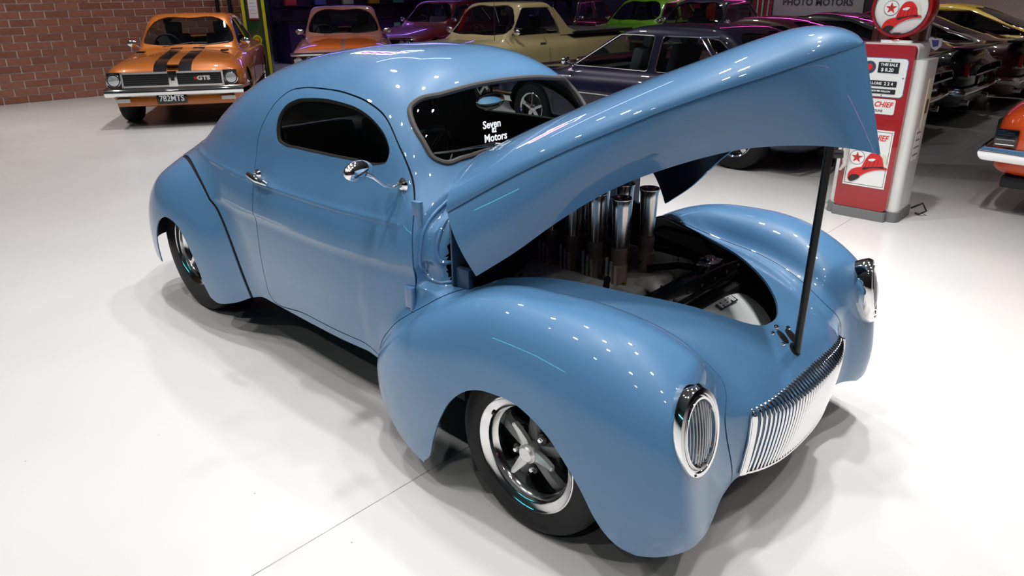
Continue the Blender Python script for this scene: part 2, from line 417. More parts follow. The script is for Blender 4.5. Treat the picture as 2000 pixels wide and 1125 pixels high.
def hero_x(y, z, x0=.2, x1=.9):
    """front surface x at (y, z)"""
    y = np.asarray(y, float); z = np.asarray(z, float); a = np.full(y.shape, x0); b = np.full(y.shape, x1)
    for _ in range(24):
        c = (a+b)/2; f = hero(np.stack([c, y, z], -1)); a = np.where(f < 0, c, a); b = np.where(f < 0, b, c)
    return (a+b)/2
def hero_y(x, z):
    """right flank y at (x, z)"""
    x = np.asarray(x, float); z = np.asarray(z, float); a = np.full(x.shape, -.3); b = np.full(x.shape, -1.0)
    for _ in range(24):
        c = (a+b)/2; f = hero(np.stack([x, c, z], -1)); a = np.where(f < 0, c, a); b = np.where(f < 0, b, c)
    return (a+b)/2
def hero_n(P): return unit(grad(hero, np.atleast_2d(np.asarray(P, float))))

DOOR = spline([(-1.73, .345), (-1.727, .42), (-1.712, .672), (-1.712, .874), (-1.722, .94), (-1.726, 1.0), (-1.722, 1.065), (-1.684, 1.157), (-1.621, 1.245), (-1.559, 1.287), (-1.47, 1.306),
               (-1.321, 1.314), (-1.141, 1.309), (-1.013, 1.288), (-.908, 1.25), (-.794, 1.151), (-.70, 1.024), (-.656, .936), (-.628, .80), (-.622, .60), (-.622, .40), (-.622, .345), (-1.0, .34), (-1.4, .34)], 6, True)
WIN = spline([(-1.566, 1.119), (-1.572, 1.184), (-1.545, 1.228), (-1.48, 1.26), (-1.37, 1.276), (-1.18, 1.279), (-1.046, 1.264), (-.931, 1.224), (-.86, 1.177), (-.828, 1.13), (-.835, 1.094),
              (-.865, 1.083), (-1.008, 1.08), (-1.2, 1.078), (-1.39, 1.076), (-1.51, 1.078), (-1.553, 1.092)], 6, True)
WSH = spline([(0, 1.112), (-.2, 1.106), (-.362, 1.096), (-.44, 1.092), (-.475, 1.115), (-.486, 1.164), (-.487, 1.23), (-.466, 1.276), (-.425, 1.303), (-.332, 1.318), (-.172, 1.335), (0, 1.339),
              (.172, 1.335), (.332, 1.318), (.425, 1.303), (.466, 1.276), (.487, 1.23), (.486, 1.164), (.475, 1.115), (.44, 1.092), (.362, 1.096), (.2, 1.106)], 6, True)
RWIN = spline([(0, 1.13), (-.24, 1.13), (-.30, 1.17), (-.26, 1.235), (0, 1.26), (.26, 1.235), (.30, 1.17), (.24, 1.13)], 6, True)
FARCH = spline([(-.42, .05), (-.41, .118), (-.376, .151), (-.33, .262), (-.289, .357), (-.236, .444), (-.168, .503), (-.11, .527), (-.045, .537), (.026, .54), (.105, .519), (.174, .482), (.227, .433), (.29, .355), (.336, .275), (.372, .226), (.408, .195), (.445, .181), (.47, .170), (.47, .05)], 5)
RARCH = spline([(-2.80, .05), (-2.793, .275), (-2.802, .366), (-2.774, .449), (-2.717, .524), (-2.637, .563), (-2.556, .568), (-2.453, .546), (-2.35, .461), (-2.285, .358), (-2.256, .266), (-2.23, .207), (-2.20, .05)], 5)
OPEN = np.concatenate([[(-.497, -.2), (-.497, .585)], spline([(-.40, .535), (-.3, .485), (-.2, .43), (-.07, .372), (.03, .336), (.14, .29), (.24, .235), (.34, .17), (.405, .105), (.432, .05), (.437, 0)], 5), [(.437, -.2)]])

def build_hero():
    car = empty('hot_rod_coupe')
    tag(car, 'pale blue rounded vintage coupe with its hood propped open, in the foreground', 'car')
    V, T = nets(hero, (-3.46, -.92, .08), (.72, .03, 1.50), .0125)
    V = project(hero, V, 3)
    V, T = clip(V, T, V[:, 1])
    V[np.abs(V[:, 1]) < 2e-5, 1] = 0
    ay = -V[:, 1]
    zb = interp(V[:, 0], [-3.4, -3.0, -2.82, -2.24, -2.18, -2.05, -1.9, -1.8, -.80, -.72, -.62, -.52, -.41, .38, .43, .48, .53, .58, .62], [.34, .30, .27, .21, .185, .213, .275, .298, .302, .28, .20, .135, .108, .178, .178, .182, .195, .220, .245])
    zb = np.where((V[:, 0] > .2), np.maximum(zb, .25-.072*sstep(ay, .44, .76)), zb)
    V, T = clip(V, T, zb-V[:, 2])
    for poly in (FARCH, RARCH):
        d = polydist(V[:, [0, 2]], poly); V, T = clip(V, T, np.where(-V[:, 1] > .45, -d, -.05))
    # hood opening
    d = polydist(np.stack([V[:, 0], -V[:, 1]], -1), OPEN)
    V, T = clip(V, T, np.where(V[:, 2] > .56, -d, -.05))
    # drop the firewall cap and floor cap
    c = V[T].mean(1); n = unit(grad(hero, c))
    T = T[~((n[:, 0] > .9) & (np.abs(c[:, 0]+.5) < .04) & (c[:, 2] > .3)) & ~(n[:, 2] < -.93)]
    V, T = compact(V, T)
    # windscreen and rear window
    d = polydist(V[:, [1, 2]], WSH); fr = (V[:, 0] > -1.0)
    gV, gT = clip(V, T, np.where(fr, d, .05))
    shell('windscreen', gV, gT, hero, GLASS_HERO, car, th=0, off=-.010, mirror='join')
    V, T = clip(V, T, np.where(fr, -d, -.05))
    d = polydist(V[:, [1, 2]], RWIN); bk = (V[:, 0] < -1.8)
    gV, gT = clip(V, T, np.where(bk, d, .05)); shell('rear_window', gV, gT, hero, GLASS_HERO, car, th=0, off=-.01, mirror='join')
    V, T = clip(V, T, np.where(bk, -d, -.05))
    def fields(V):
        r, F, G = hero_parts(V); return F-r, G-r
    dF, dG = fields(V)
    dF = np.where(V[:, 0] > -1.0, dF, .05); dG = np.where(V[:, 0] < -1.5, dG, .05)
    # welts between fenders and body
    for dd, half, nm in ((dF, .010, 'front_fender_welt'), (dG, .016, 'rear_fender_welt')):
        for mi in (None, 'flip'): strip(nm, V, T, hero, dd, half, RUBBER, car, off=-.005, mirror=mi)
    fV, fT = clip(V, T, dF+.0022)
    for mi in (None, 'flip'): shell('front_fender', fV, fT, hero, BLUE, car, th=.006, mirror=mi, inner=UNDER)
    V2, T2 = clip(V, T, .0022-dF)
    r, F, G = hero_parts(V2); d2 = np.where(V2[:, 0] < -1.5, G-r, .05)
    fV, fT = clip(V2, T2, d2+.0055)
    for mi in (None, 'flip'): shell('rear_fender', fV, fT, hero, BLUE, car, th=.006, mirror=mi, inner=UNDER)
    V2, T2 = clip(V2, T2, .0035-d2)
    # doors with their windows
    d = polydist(V2[:, [0, 2]], DOOR); side = np.abs(V2[:, 1]) > .38
    d = np.where(side, d, .05)
    for mi in (None, 'flip'): strip('door_seal', V2, T2, hero, d, .012, RUBBER, car, off=-.007, mirror=mi)
    dV, dT = clip(V2, T2, d+.0026)
    dw = polydist(dV[:, [0, 2]], WIN)
    gV, gT = clip(dV, dT, dw)
    pV, pT = clip(dV, dT, -dw)
    doors = {}
    for mi, s in ((None, -1), ('flip', 1)):
        dr = shell('door', pV, pT, hero, BLUE, car, th=.012, mirror=mi, inner=CABIN); doors[s] = dr
        shell('door_glass', gV, gT, hero, GLASS_SIDE, dr, th=0, off=-.022, mirror=mi)
        w = np.stack([WIN[:, 0], hero_y(WIN[:, 0], WIN[:, 1]), WIN[:, 1]], -1); n = hero_n(w)
        q = w-n*.012; q[:, 1] *= -s
        MB().tube(q.tolist(), .010, 8, True).build('window_seal', RUBBER, dr)
    V2, T2 = clip(V2, T2, .0026-d)
    shell('body_shell', V2, T2, hero, BLUE, car, th=.008, mirror='join', inner=CABIN)
    # windscreen rubber
    y = WSH[:, 0]; zz = WSH[:, 1]
    w = np.stack([hero_x(y, zz, -1.3, -.4), y, zz], -1); n = hero_n(w)
    MB().tube((w-n*.002).tolist(), .011, 8, True).build('windscreen_rubber', GREYRUB, car)
    hero_hood(car); hero_front(car); hero_trim(car, doors); hero_engine(car); hero_cabin(car)
    hero_wheel(car, (0, -.765, .293), .293, .19, .202, -1); hero_wheel(car, (0, .765, .293), .293, .19, .202, 1)
    hero_wheel(car, (-2.6, -.655, .352), .352, .30, .195, -1); hero_wheel(car, (-2.6, .655, .352), .352, .30, .195, 1)
    # frame and floor pan under the car, wheel wells
    MB().box(-3.0, -.5, -.55, .55, .20, .30).build('floor_pan', UNDER, car)
    for s in (-1, 1):
        MB().box(-.44, .36, s*.48-.01, s*.48+.01, .20, .60).build('wheel_well', UNDER, car)
        MB().box(-2.95, -2.1, s*.38-.01, s*.38+.01, .25, .72).build('wheel_well', UNDER, car)
    MB().tube([(0, -.7, .28), (0, .7, .28)], .03).build('front_axle', UNDER, car)
    MB().tube([(-2.6, -.6, .35), (-2.6, .6, .35)], .05).build('rear_axle', UNDER, car)
    return car

# ------------------------------------------------------------------ hood, propped open
H_TOP = [(-.652, 0, 1.132), (-.36, 0, 1.268), (-.04, 0, 1.406), (.142, 0, 1.478), (.30, 0, 1.540), (.42, 0, 1.574), (.50, 0, 1.573), (.555, 0, 1.555), (.588, 0, 1.531)]
H_CRE = [(-.500, -.600, .972), (-.24, -.545, 1.129), (-.077, -.49, 1.221), (.066, -.43, 1.294), (.194, -.365, 1.358), (.311, -.295, 1.41), (.417, -.215, 1.454), (.515, -.125, 1.498), (.587, 0, 1.531)]
H_LOW = [(-.362, -.60, .772), (-.211, -.555, .888), (-.106, -.50, .985), (-.012, -.44, 1.065), (.083, -.375, 1.13), (.178, -.315, 1.177), (.266, -.25, 1.213), (.357, -.195, 1.241), (.447, -.14, 1.254), (.537, -.09, 1.258), (.609, -.05, 1.254), (.678, 0, 1.238)]
def resample(pts, n):
    P = spline(pts, 24); d = np.r_[0, np.cumsum(np.linalg.norm(np.diff(P, axis=0), axis=1))]; s = np.linspace(0, d[-1], n)
    return np.stack([np.interp(s, d, P[:, k]) for k in range(3)], -1)
def grid_tris(nu, nv):
    i, j = np.meshgrid(np.arange(nu-1), np.arange(nv-1), indexing='ij'); a = (i*nv+j).ravel()
    return np.concatenate([np.stack([a, a+nv, a+nv+1], -1), np.stack([a, a+nv+1, a+1], -1)])
def grid_normals(G):
    du = np.gradient(G, axis=0); dv = np.gradient(G, axis=1); n = np.cross(du, dv); l = np.linalg.norm(n, axis=-1)
    for i in range(G.shape[0]):
        bad = l[i] < 1e-9
        if bad.any() and i > 0: n[i][bad] = n[i-1][bad]
    return unit(n)
def hero_hood(car):
    nu, nv = 90, 28
    a = resample(H_TOP, nu); c = resample(H_CRE, nu); b = resample(H_LOW, nu)
    hood = empty('hood', parent=car)
    v = np.linspace(0, 1, nv)[None, :, None]
    th = v*PI/2
    e = 2/2.35
    G = np.empty((nu, nv, 3)); sy = np.sin(th)**e; cz = np.cos(th)**e
    G[..., 1] = (c[:, None, 1:2]*sy)[..., 0]
    G[..., 2] = (c[:, None, 2:3]+(a[:, None, 2:3]-c[:, None, 2:3])*cz)[..., 0]
    mixx = (sy**2.2)
    G[..., 0] = (a[:, None, 0:1]+(c[:, None, 0:1]-a[:, None, 0:1])*mixx)[..., 0]
    T = grid_tris(nu, nv); N = grid_normals(G)
    if N[nu//2, 0, 2] < 0: N = -N; T = T[:, ::-1]
    N[:, 0, 1] = 0
    Vt = G.reshape(-1, 3)
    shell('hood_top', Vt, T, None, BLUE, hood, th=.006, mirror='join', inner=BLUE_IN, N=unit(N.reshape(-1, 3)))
    # side panels, slightly bellied, tucked under the crease
    bel = (np.sin(v*PI)*.018)
    S = c[:, None]*(1-v)+b[:, None]*v
    n0 = grid_normals(S); sg = -1 if n0[nu//2, nv//2, 1] > 0 else 1
    taper = np.clip(np.linspace(1, 0, nu)*1.6, 0, 1)[:, None, None]
    S = S+n0*sg*bel*taper-n0*sg*.006*np.exp(-v*14)*np.minimum(taper*3, 1)
    # rounded rear lower corner
    N = grid_normals(S)*1.0; T = grid_tris(nu, nv)
    if N[nu//2, nv//2, 1] > 0: N = -N; T = T[:, ::-1]
    Vs = S.reshape(-1, 3); Ns = N.reshape(-1, 3)
    cor = np.array(H_LOW[0]); k = np.linalg.norm(Vs-cor, axis=1)
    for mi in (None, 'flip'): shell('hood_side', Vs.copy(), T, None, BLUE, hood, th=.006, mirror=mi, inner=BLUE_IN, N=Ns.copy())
    MB().tube([(.531, .0, .545), (.533, .0, .9), (.536, .0, 1.335)], .0125, 10).build('hood_prop', BLACK, car)

# ------------------------------------------------------------------ nose: grille, lamps, latch
def hero_front(car):
    # grille: upright chrome bars over a plate coloured dark as the shade between them
    gy = .352; zt, zb_ = .497, .274
    g = empty('grille', parent=car)
    def top(y): return zt+.012*(1-(y/gy)**2)
    def bot(y): return zb_-.035*(1-(y/gy)**2)+.0
    ny, nz = 60, 14
    Y = np.linspace(-gy, gy, ny); rows = []
    for y in Y:
        z = np.linspace(bot(y), top(y), nz); x = hero_x(np.full(nz, y), z); rows.append(np.stack([x-.014, np.full(nz, y), z], -1))
    Gd = np.array(rows); N = grid_normals(Gd); T = grid_tris(ny, nz)
    if N[ny//2, nz//2, 0] < 0: N = -N; T = T[:, ::-1]
    shell('grille_back', Gd.reshape(-1, 3), T, None, mat('grille_shadow', (.02, .02, .02), .4), g, th=.012, N=N.reshape(-1, 3))
    nb = 38
    for k in range(nb):
        y = -gy+.012+(2*gy-.024)*k/(nb-1)
        z0, z1 = bot(y)+.006, top(y)-.004
        z = np.linspace(z0, z1, 12); x = hero_x(np.full(12, y), z)+.010
        pts = [(x[0]-.012, y, z0-.004)]+[(x[i], y, z[i]) for i in range(12)]+[(x[-1]-.010, y, z1+.007), (x[-1]-.028, y, z1+.010)]
        MB().tube(pts, .0043, 8).build('grille_bar', CHROME, g)
    e = np.array([(-gy, top(gy)-.01), (-gy, .40)]+[(y, bot(y)) for y in np.linspace(-gy, gy, 30)]+[(gy, .40), (gy, top(gy)-.01)]); x = hero_x(e[:, 0], e[:, 1])+.008
    MB().tube(np.stack([x, e[:, 0], e[:, 1]], -1).tolist(), .0075, 8).build('grille_rim', CHROME, g)
    for s in (-1, 1):   # broad chrome end caps
        z = np.linspace(bot(gy)+.004, top(gy)-.004, 10); x = hero_x(np.full(10, s*(gy-.004)), z)+.010
        MB().tube([(x[i], s*(gy-.004), z[i]) for i in range(10)], .011, 8).build('grille_end', CHROME, g)
    # headlamps
    for s in (-1, 1):
        c = Vector((.547, s*.661, .579)); up = Vector((-.0215, -s*.0125, .133)); rt = Vector((.0165, -s*.0755, 0))
        n = rt.cross(up)*(-s); n.normalize()
        if n.x < 0: n = -n
        def ring(ku, kr, dn, m=40):
            return [c+up*ku*math.sin(2*PI*i/m)*(1.0+.0*math.sin(2*PI*i/m))+rt*kr*math.cos(2*PI*i/m)+n*dn for i in range(m)]
        def band(name, secs, m_, par):
            m = 40; V = []; F = []
            for q in secs: V += [tuple(p) for p in ring(*q)]
            for a in range(len(secs)-1):
                for i in range(m): j = (i+1) % m; F.append((a*m+i, a*m+j, (a+1)*m+j, (a+1)*m+i))
            b = MB().add(V, F); return b.build(name, m_, par)
        hl = band('headlamp_bezel', [(.88, .86, -.07), (.96, .97, -.035), (1.0, 1.02, -.010), (.93, .97, .006), (.84, .84, .008), (.78, .76, .002), (.74, .72, -.012), (.72, .70, -.04)], CHROME, car)
        band('reflector', [(.73, .71, -.018), (.6, .58, -.045), (.35, .33, -.062), (.05, .05, -.068)], POLISH, hl)
        V = []; F = []; m = 40; secs = [(.75, .735, -.010), (.60, .58, .006), (.40, .38, .015), (.2, .19, .020), (.01, .01, .022)]
        band('lamp_lens', secs, GLASS_LAMP, hl)
        band('lens_ring', [(.79, .775, .004), (.77, .755, .011), (.72, .70, .010), (.70, .68, .0)], CHROME, hl)
        for k in range(9):   # fluting of the lens
            w = -.52+1.04*k/8; hgt = .66*math.sqrt(max(0, 1-(w/.66)**2))
            pts = [c+rt*w+up*hgt*q+n*(.001+.014*(1-(w/.7)**2-(q*hgt/.75)**2)) for q in np.linspace(-1, 1, 7)]
            MB().tube(pts, .0016, 5).build('lens_flute', mat('lens_flute', (.7, .7, .7), .1, .3), hl)
        p = c-up*.84+rt*(-.28)+n*.008
        MB().sphere(p-n*.002, .0045, 8, 6).build('bezel_screw', STEELDARK, hl)
    # latch furniture on the nose ledge
    def on_nose(x, y):
        a, b = .3, .95
        for _ in range(30):
            m = (a+b)/2
            if hero(np.array([[x, y, m]]))[0] < 0: a = m
            else: b = m
        return a
    for nm, x, y, r, mt in (('latch_hole', .500, .030, .020, BLACK), ('latch_hole', .485, -.015, .016, BLACK), ('prop_socket', .527, -.004, .024, BLACK),
                            ('nose_bolt', .462, -.045, .008, CHROME), ('nose_bolt', .475, .045, .009, CHROME), ('nose_bolt', .50, -.04, .008, CHROME), ('nose_bolt', .455, -.005, .010, CHROME)):
        z = on_nose(x, y); n = Vector(hero_n((x, y, z))[0])
        M = frame((x, y, z), n.cross(Vector((0, 1, 0))).cross(n) if nm == 'latch_hole' else (0, 1, 0), n.cross(Vector((0, 1, 0))))
        prof = [(0, .003), (r*.7, .003), (r, .001), (r, -.004)] if mt is BLACK else [(0, r*.8), (r*.6, r*.7), (r, r*.2), (r, -.004)]
        o = MB().lathe(prof, 16, 'z').build(nm, mt, car); ax = n.orthogonal()
        o.matrix_local = Matrix.Translation((x, y, z)) @ Vector((0, 0, 1)).rotation_difference(n).to_matrix().to_4x4() @ Matrix.Diagonal((1.7 if nm == 'latch_hole' else 1, 1, 1, 1))

# ------------------------------------------------------------------ door furniture, mirror, wipers
def hero_trim(car, doors):
    for s in (-1, 1):
        d = doors[s]
        # handle
        y = float(hero_y(np.array([-1.64]), np.array([.925]))[0])*-s
        b = MB(); b.tube([(-1.705, y+s*.034, .937), (-1.68, y+s*.042, .936), (-1.61, y+s*.046, .926), (-1.545, y+s*.034, .913)], [.009, .015, .015, .008], 10)
        b.tube([(-1.675, y-s*.01, .934), (-1.675, y+s*.034, .934)], .010, 10)
        b.lathe([(.0, s*.014), (.018, s*.012), (.023, .0)], 14, 'y', (-1.675, y, .934))
        b.build('door_handle', CHROME, d)
        for zz, nm in ((.945, 'door_hinge'), (.635, 'door_hinge')):
            y = float(hero_y(np.array([-.645]), np.array([zz]))[0])*-s
            h = MB(); h.box(-.668, -.628, y-.012, y+.012, zz-.042, zz+.042, .004); h.tube([(-.626, y+s*.008, zz-.045), (-.626, y+s*.008, zz+.045)], .011, 10)
            h.build(nm, BLUE, d)
        # mirror on an arm
        y0 = float(hero_y(np.array([-.735]), np.array([1.02]))[0])*-s
        m = MB(); m.lathe([(0, s*.012), (.018, s*.010), (.026, 0)], 18, 'y', (-.735, y0, 1.03)); mo = m.build('mirror_base', CHROME, d)
        MB().tube([(-.735, y0, 1.03), (-.738, y0+s*.045, 1.028), (-.745, y0+s*.075, 1.04), (-.758, y0+s*.11, 1.075), (-.765, y0+s*.135, 1.09)], [.011, .007, .007, .008, .010], 10).build('mirror_arm', CHROME, mo)
        hd = MB().sphere((0, 0, 0), (.027, .071, .037), 28, 16).build('mirror_head', CHROME, mo)
        hd.location = (-.785, y0+s*.150, 1.100); hd.rotation_euler = (0, math.radians(-10), math.radians(-s*12))
        MB().sphere((-.010, 0, 0), (.020, .064, .032), 24, 12).build('mirror_glass', mat('mirror_glass', (.75, .78, .8), .02, 1.), mo, loc=hd.location, rot=hd.rotation_euler)
        # wiper
        yb = s*.20
        def ws(y, z): return float(hero_x(np.array([y]), np.array([z]), -1.2, -.4)[0])
        piv = Vector((ws(yb, 1.118)+.016, yb, 1.118))
        w = MB().lathe([(0, .022), (.010, .020), (.013, .0)], 12, 'x', tuple(piv-Vector((.01, 0, 0)))).build('wiper_pivot', CHROME, car)
        pts = []
        for k in range(7):
            q = k/6; y = yb-.24*q if s < 0 else yb-.24*q; z = 1.126+.006*q
            pts.append((ws(y, z)+.022-.006*q, y, z))
        MB().tube(pts[:5], [.008, .006, .005, .004, .003], 8).build('wiper_arm', CHROME, w)
        bl = []
        for k in range(9):
            q = k/8; y = yb-.10-.17*q; z = 1.124+.004*q; bl.append((ws(y, z)+.008, y, z))
        MB().tube(bl, .004, 6).build('wiper_blade', mat('wiper_steel', (.35, .35, .35), .25, 1.), w)
    # firewall side stop and little rubber buffer
    for s in (-1, 1):
        bd = spline([(-.613, .995), (-.612, .90), (-.612, .78), (-.608, .735), (-.590, .712), (-.55, .705), (-.48, .710)], 6)
        yy = hero_y(bd[:, 0], bd[:, 1])*-s
        MB().tube(np.stack([bd[:, 0], yy-s*.002, bd[:, 1]], -1).tolist(), .0065, 8).build('cowl_bead', BLUE, car)
        bd = spline([(-.565, .98), (-.560, .88), (-.555, .82), (-.540, .785), (-.49, .772)], 6); yy = hero_y(bd[:, 0], bd[:, 1])*-s
        MB().tube(np.stack([bd[:, 0], yy-s*.002, bd[:, 1]], -1).tolist(), .008, 8).build('cowl_bead', BLUE, car)
        y = float(hero_y(np.array([-.45]), np.array([.735]))[0])*-s
        MB().lathe([(0, s*.012), (.012, s*.011), (.015, 0)], 14, 'y', (-.455, y, .735)).build('hood_buffer', RUBBER, car)
    # window lettering
    n = Vector(hero_n((float(hero_x(np.array([-.16]), np.array([1.165]), -1.2, -.4)[0]), -.16, 1.165))[0])
    xs = float(hero_x(np.array([-.16]), np.array([1.165]), -1.2, -.4)[0])
    up = Vector((0, 0, 1))-n*n.z; rt = up.cross(n)
    for t, dz, sz, dx in (('Seven', .030, .042, 0), ('82', .006, .026, .004), ('Motors', -.022, .042, .0)):
        M = frame(Vector((xs, -.16, 1.165))-n*.006+up.normalized()*dz+rt.normalized()*dx, rt, up)
        text_mesh(t, sz, 'window_lettering', WHITE, car, M, .0004, shear=.35, bold=.001)
    MB().tube([Vector((xs, -.16, 1.165))-n*.006+up.normalized()*(-.048+.003*math.sin(k))+rt.normalized()*(-.035+.014*k) for k in range(6)], .0022, 5).build('window_lettering_swash', WHITE, car)

# ------------------------------------------------------------------ engine bay
def hero_engine(car):
    MB().box(-.505, -.497, -.585, .585, .25, .97).build('firewall', mat('firewall_blue', (.03, .07, .13), .3), car)
    for s in (-1, 1):
        MB().box(-.495, -.43, s*.56-.012, s*.56+.012, .60, .765, .004).build('firewall_post', mat('firewall_blue', (.03, .07, .13), .3), car)
        MB().prism([(-.5, .25), (.42, .25), (.40, .52), (.1, .60), (-.3, .66), (-.5, .70)], s*.47-.004, s*.47+.004, 'y').build('inner_guard', BLACK, car)
    MB().box(-.5, .45, -.46, .46, .22, .25).build('bay_floor', UNDER, car)
    e = MB().box(-.49, .02, -.17, .17, .28, .60, .02).build('engine_block', STEELDARK, car)
    MB().box(-.48, -.02, -.13, .13, .58, .66, .015).build('intake_manifold', CASTALU, e)
    for s in (-1, 1):
        M = Matrix.Translation((-.24, s*.265, .605)) @ Matrix.Rotation(s*math.radians(-22), 4, 'X')
        vc = MB().box(-.235, .175, -.105, .105, -.06, .065, .022, M).build('valve_cover', CASTALU, e)
        MB().box(-.25, .19, -.12, .12, -.075, -.055, .004, M).build('cover_gasket', BLACK, e)
        for k in range(6):
            p = M @ Vector((-.20+.066*k, -s*.0, .066)); MB().sphere(p, (.010, .010, .006), 8, 5).build('plug_boot', BLACK, vc)
        MB().tube([M @ Vector((-.22, s*.09, .075)), M @ Vector((-.05, s*.07, .085)), M @ Vector((.12, s*.03, .08)), M @ Vector((.17, -s*.06, .05))], .008, 7).build('ignition_lead', BLACK, vc)
    for i, x in enumerate((-.13, -.24, -.35, -.46)):
        for s in (-1, 1):
            y = s*.09
            st = MB().lathe([(.036, .986), (.0345, .985), (.032, .976), (.0305, .95), (.0245, .80), (.0275, .80), (.0335, .95), (.0350, .972), (.0385, .980), (.0390, .984), (.0375, .987), (.036, .986)], 24, 'z', (x, y, 0)).build('intake_stack', mat('polished_stack', (.80, .73, .68), .2, 1.), e)
            cb = MB().lathe([(0, .80), (.030, .80), (.032, .775), (.029, .77), (.029, .735), (.034, .73), (.034, .66), (.04, .655), (.04, .64)], 18, 'z', (x, y, 0)).build('carburettor_body', mat('carb_bronze', (.36, .27, .22), .45, .3), e)
            for q in range(3):
                MB().tube([(x-.03+.02*q, y+s*.034, .66), (x-.03+.02*q, y+s*.034, .76-.012*q)], .006, 6).build('carburettor_jet', CASTALU, cb)
            MB().lathe([(0, .012), (.008, .012), (.009, .0)], 8, 'x', (x+.03, y+s*.01, .665)).build('fuel_fitting', BRASS, cb)
        MB().tube([(x, -.06, .70), (x, .06, .70)], .006, 6).build('throttle_link', STEELDARK, e)
    # front cover, water neck, hoses
    MB().box(-.01, .045, -.12, .12, .34, .58, .015).build('front_cover', CASTALU, e)
    MB().tube([(-.06, -.04, .655), (.0, -.05, .675), (.03, -.06, .66), (.055, -.07, .62)], [.030, .032, .030, .026], 12).build('water_neck', CASTALU, e)
    MB().tube([(-.10, .06, .68), (.0, .12, .70), (.04, .16, .69), (.07, .17, .66)], .014, 8).build('heater_hose', RUBBER, car)
    MB().tube([(-.12, -.17, .70), (-.07, -.25, .69), (-.03, -.27, .64), (-.02, -.28, .55)], .012, 8).build('heater_hose', RUBBER, car)
    MB().tube([(-.30, .25, .72), (-.2, .33, .76), (-.05, .38, .74), (.02, .40, .66)], .009, 8).build('heater_hose', RUBBER, car)
    # radiator with cap
    r = MB().box(.055, .165, -.345, .345, .26, .675, .006).build('radiator', BLACKGLOSS, car)
    MB().box(.045, .175, -.355, .355, .655, .685, .008).build('radiator_tank', BLACKGLOSS, r)
    for k in range(9): MB().sphere((.052+.0*k, -.31+.0775*k, .688), (.006, .006, .004), 8, 5).build('tank_rivet', STEELDARK, r)
    MB().prism([(-.345, .655), (.345, .655), (.33, .715), (.10, .735), (-.10, .735), (-.33, .715)], .160, .168, 'x').build('radiator_brace', BLACKGLOSS, r)
    for k in range(7): MB().sphere((.17, -.27+.09*k, .70), (.004, .007, .007), 8, 5).build('brace_bolt', STEELDARK, r)
    cp = MB().lathe([(0, .735), (.020, .735), (.022, .728), (.040, .724), (.045, .716), (.044, .706), (.026, .700), (.026, .68)], 28, 'z', (.088, .20, 0)).build('radiator_cap', CHROME, r)
    MB().box(.060, .116, .145, .158, .708, .718, .003).build('cap_ear', CHROME, cp); MB().box(.060, .116, .242, .255, .708, .718, .003).build('cap_ear', CHROME, cp)
    # silver radiator shroud with lettering
    poly = [(-.33, .18), (.33, .18), (.30, .26), (.20, .35), (.10, .41), (-.10, .41), (-.20, .35), (-.30, .26)]
    V = []; 
    def shz(x): return .635-.30*(x-.18)-.9*(x-.18)**2
    b = MB(); nU, nV = 10, 21
    for i in range(nU):
        x = .18+.235*i/(nU-1); w = np.interp(x, [.18, .26, .35, .41, .42], [.335, .30, .215, .11, .08])
        for j in range(nV):
            y = -w+2*w*j/(nV-1); V.append((x, y, shz(x)-.05*abs(y/.3)**3))
    F = [(i*nV+j, (i+1)*nV+j, (i+1)*nV+j+1, i*nV+j+1) for i in range(nU-1) for j in range(nV-1)]
    b.add(V, F); sh = b.build('radiator_shroud', SILVER, car)
    sl = -.30-1.8*.06
    M = frame((.228, .085, shz(.228)+.004), (0, 1, 0), (-1, 0, -sl))
    MB().box(-.062, .062, -.0145, .0145, -.003, .001).build('badge_plate', BLACKGLOSS, sh).matrix_local = M
    text_mesh('HEMI', .036, 'shroud_lettering', mat('badge_silver', (.8, .8, .8), .35, .4), sh, Matrix.Translation((0, 0, .003)) @ M, .003, bold=.0012, sx=1.25)
    MB().box(.16, .20, -.36, .36, .50, .64, .003).build('shroud_shelf', BLACK, car)

# ------------------------------------------------------------------ cabin
def hero_cabin(car):
    d = MB(); d.box(-.92, -.66, -.55, .55, .78, 1.02, .03); d.build('dashboard', CABIN, car)
    sw = MB(); M = Matrix.Translation((-1.0, -.30, 1.02)) @ Matrix.Rotation(math.radians(-62), 4, 'Y')
    sw.tube([M @ Vector((.17*math.cos(2*PI*k/36), .17*math.sin(2*PI*k/36), 0)) for k in range(36)], .012, 8, True)
    for k in range(3): a = 2*PI*k/3+.5; sw.tube([M @ Vector((0, 0, -.02)), M @ Vector((.16*math.cos(a), .16*math.sin(a), 0))], .007, 6)
    sw.build('steering_wheel', BLACKGLOSS, car)
    for s in (-1, 1):
        MB().box(-1.75, -1.25, s*.30-.25, s*.30+.25, .45, .62, .05).build('seat_cushion', CABIN, car)
        M = Matrix.Translation((-1.72, s*.30, .58)) @ Matrix.Rotation(math.radians(-14), 4, 'Y')
        MB().box(-.07, .07, -.25, .25, 0, .52, .05, M).build('seat_back', CABIN, car)
    MB().box(-2.35, -1.95, -.55, .55, .30, 1.0, .02).build('rear_bulkhead', CABIN, car)
    MB().tube([(-1.80, -.50, .6), (-1.80, -.46, 1.28), (-1.78, 0, 1.36), (-1.80, .46, 1.28), (-1.80, .50, .6)], .02, 8).build('roll_hoop', BLACKGLOSS, car)
    m = MB().sphere((0, 0, 0), (.014, .075, .038), 24, 12).build('interior_mirror', CHROME, car, loc=(-.845, -.03, 1.255), rot=(0, math.radians(8), math.radians(-8)))
    MB().tube([(-.845, -.02, 1.27), (-.87, .0, 1.33)], .006, 6).build('mirror_stem', CHROME, car)
    MB().box(-1.55, -1.15, -.30, .30, 1.405, 1.415, .004).build('roof_lining', CABIN, car)

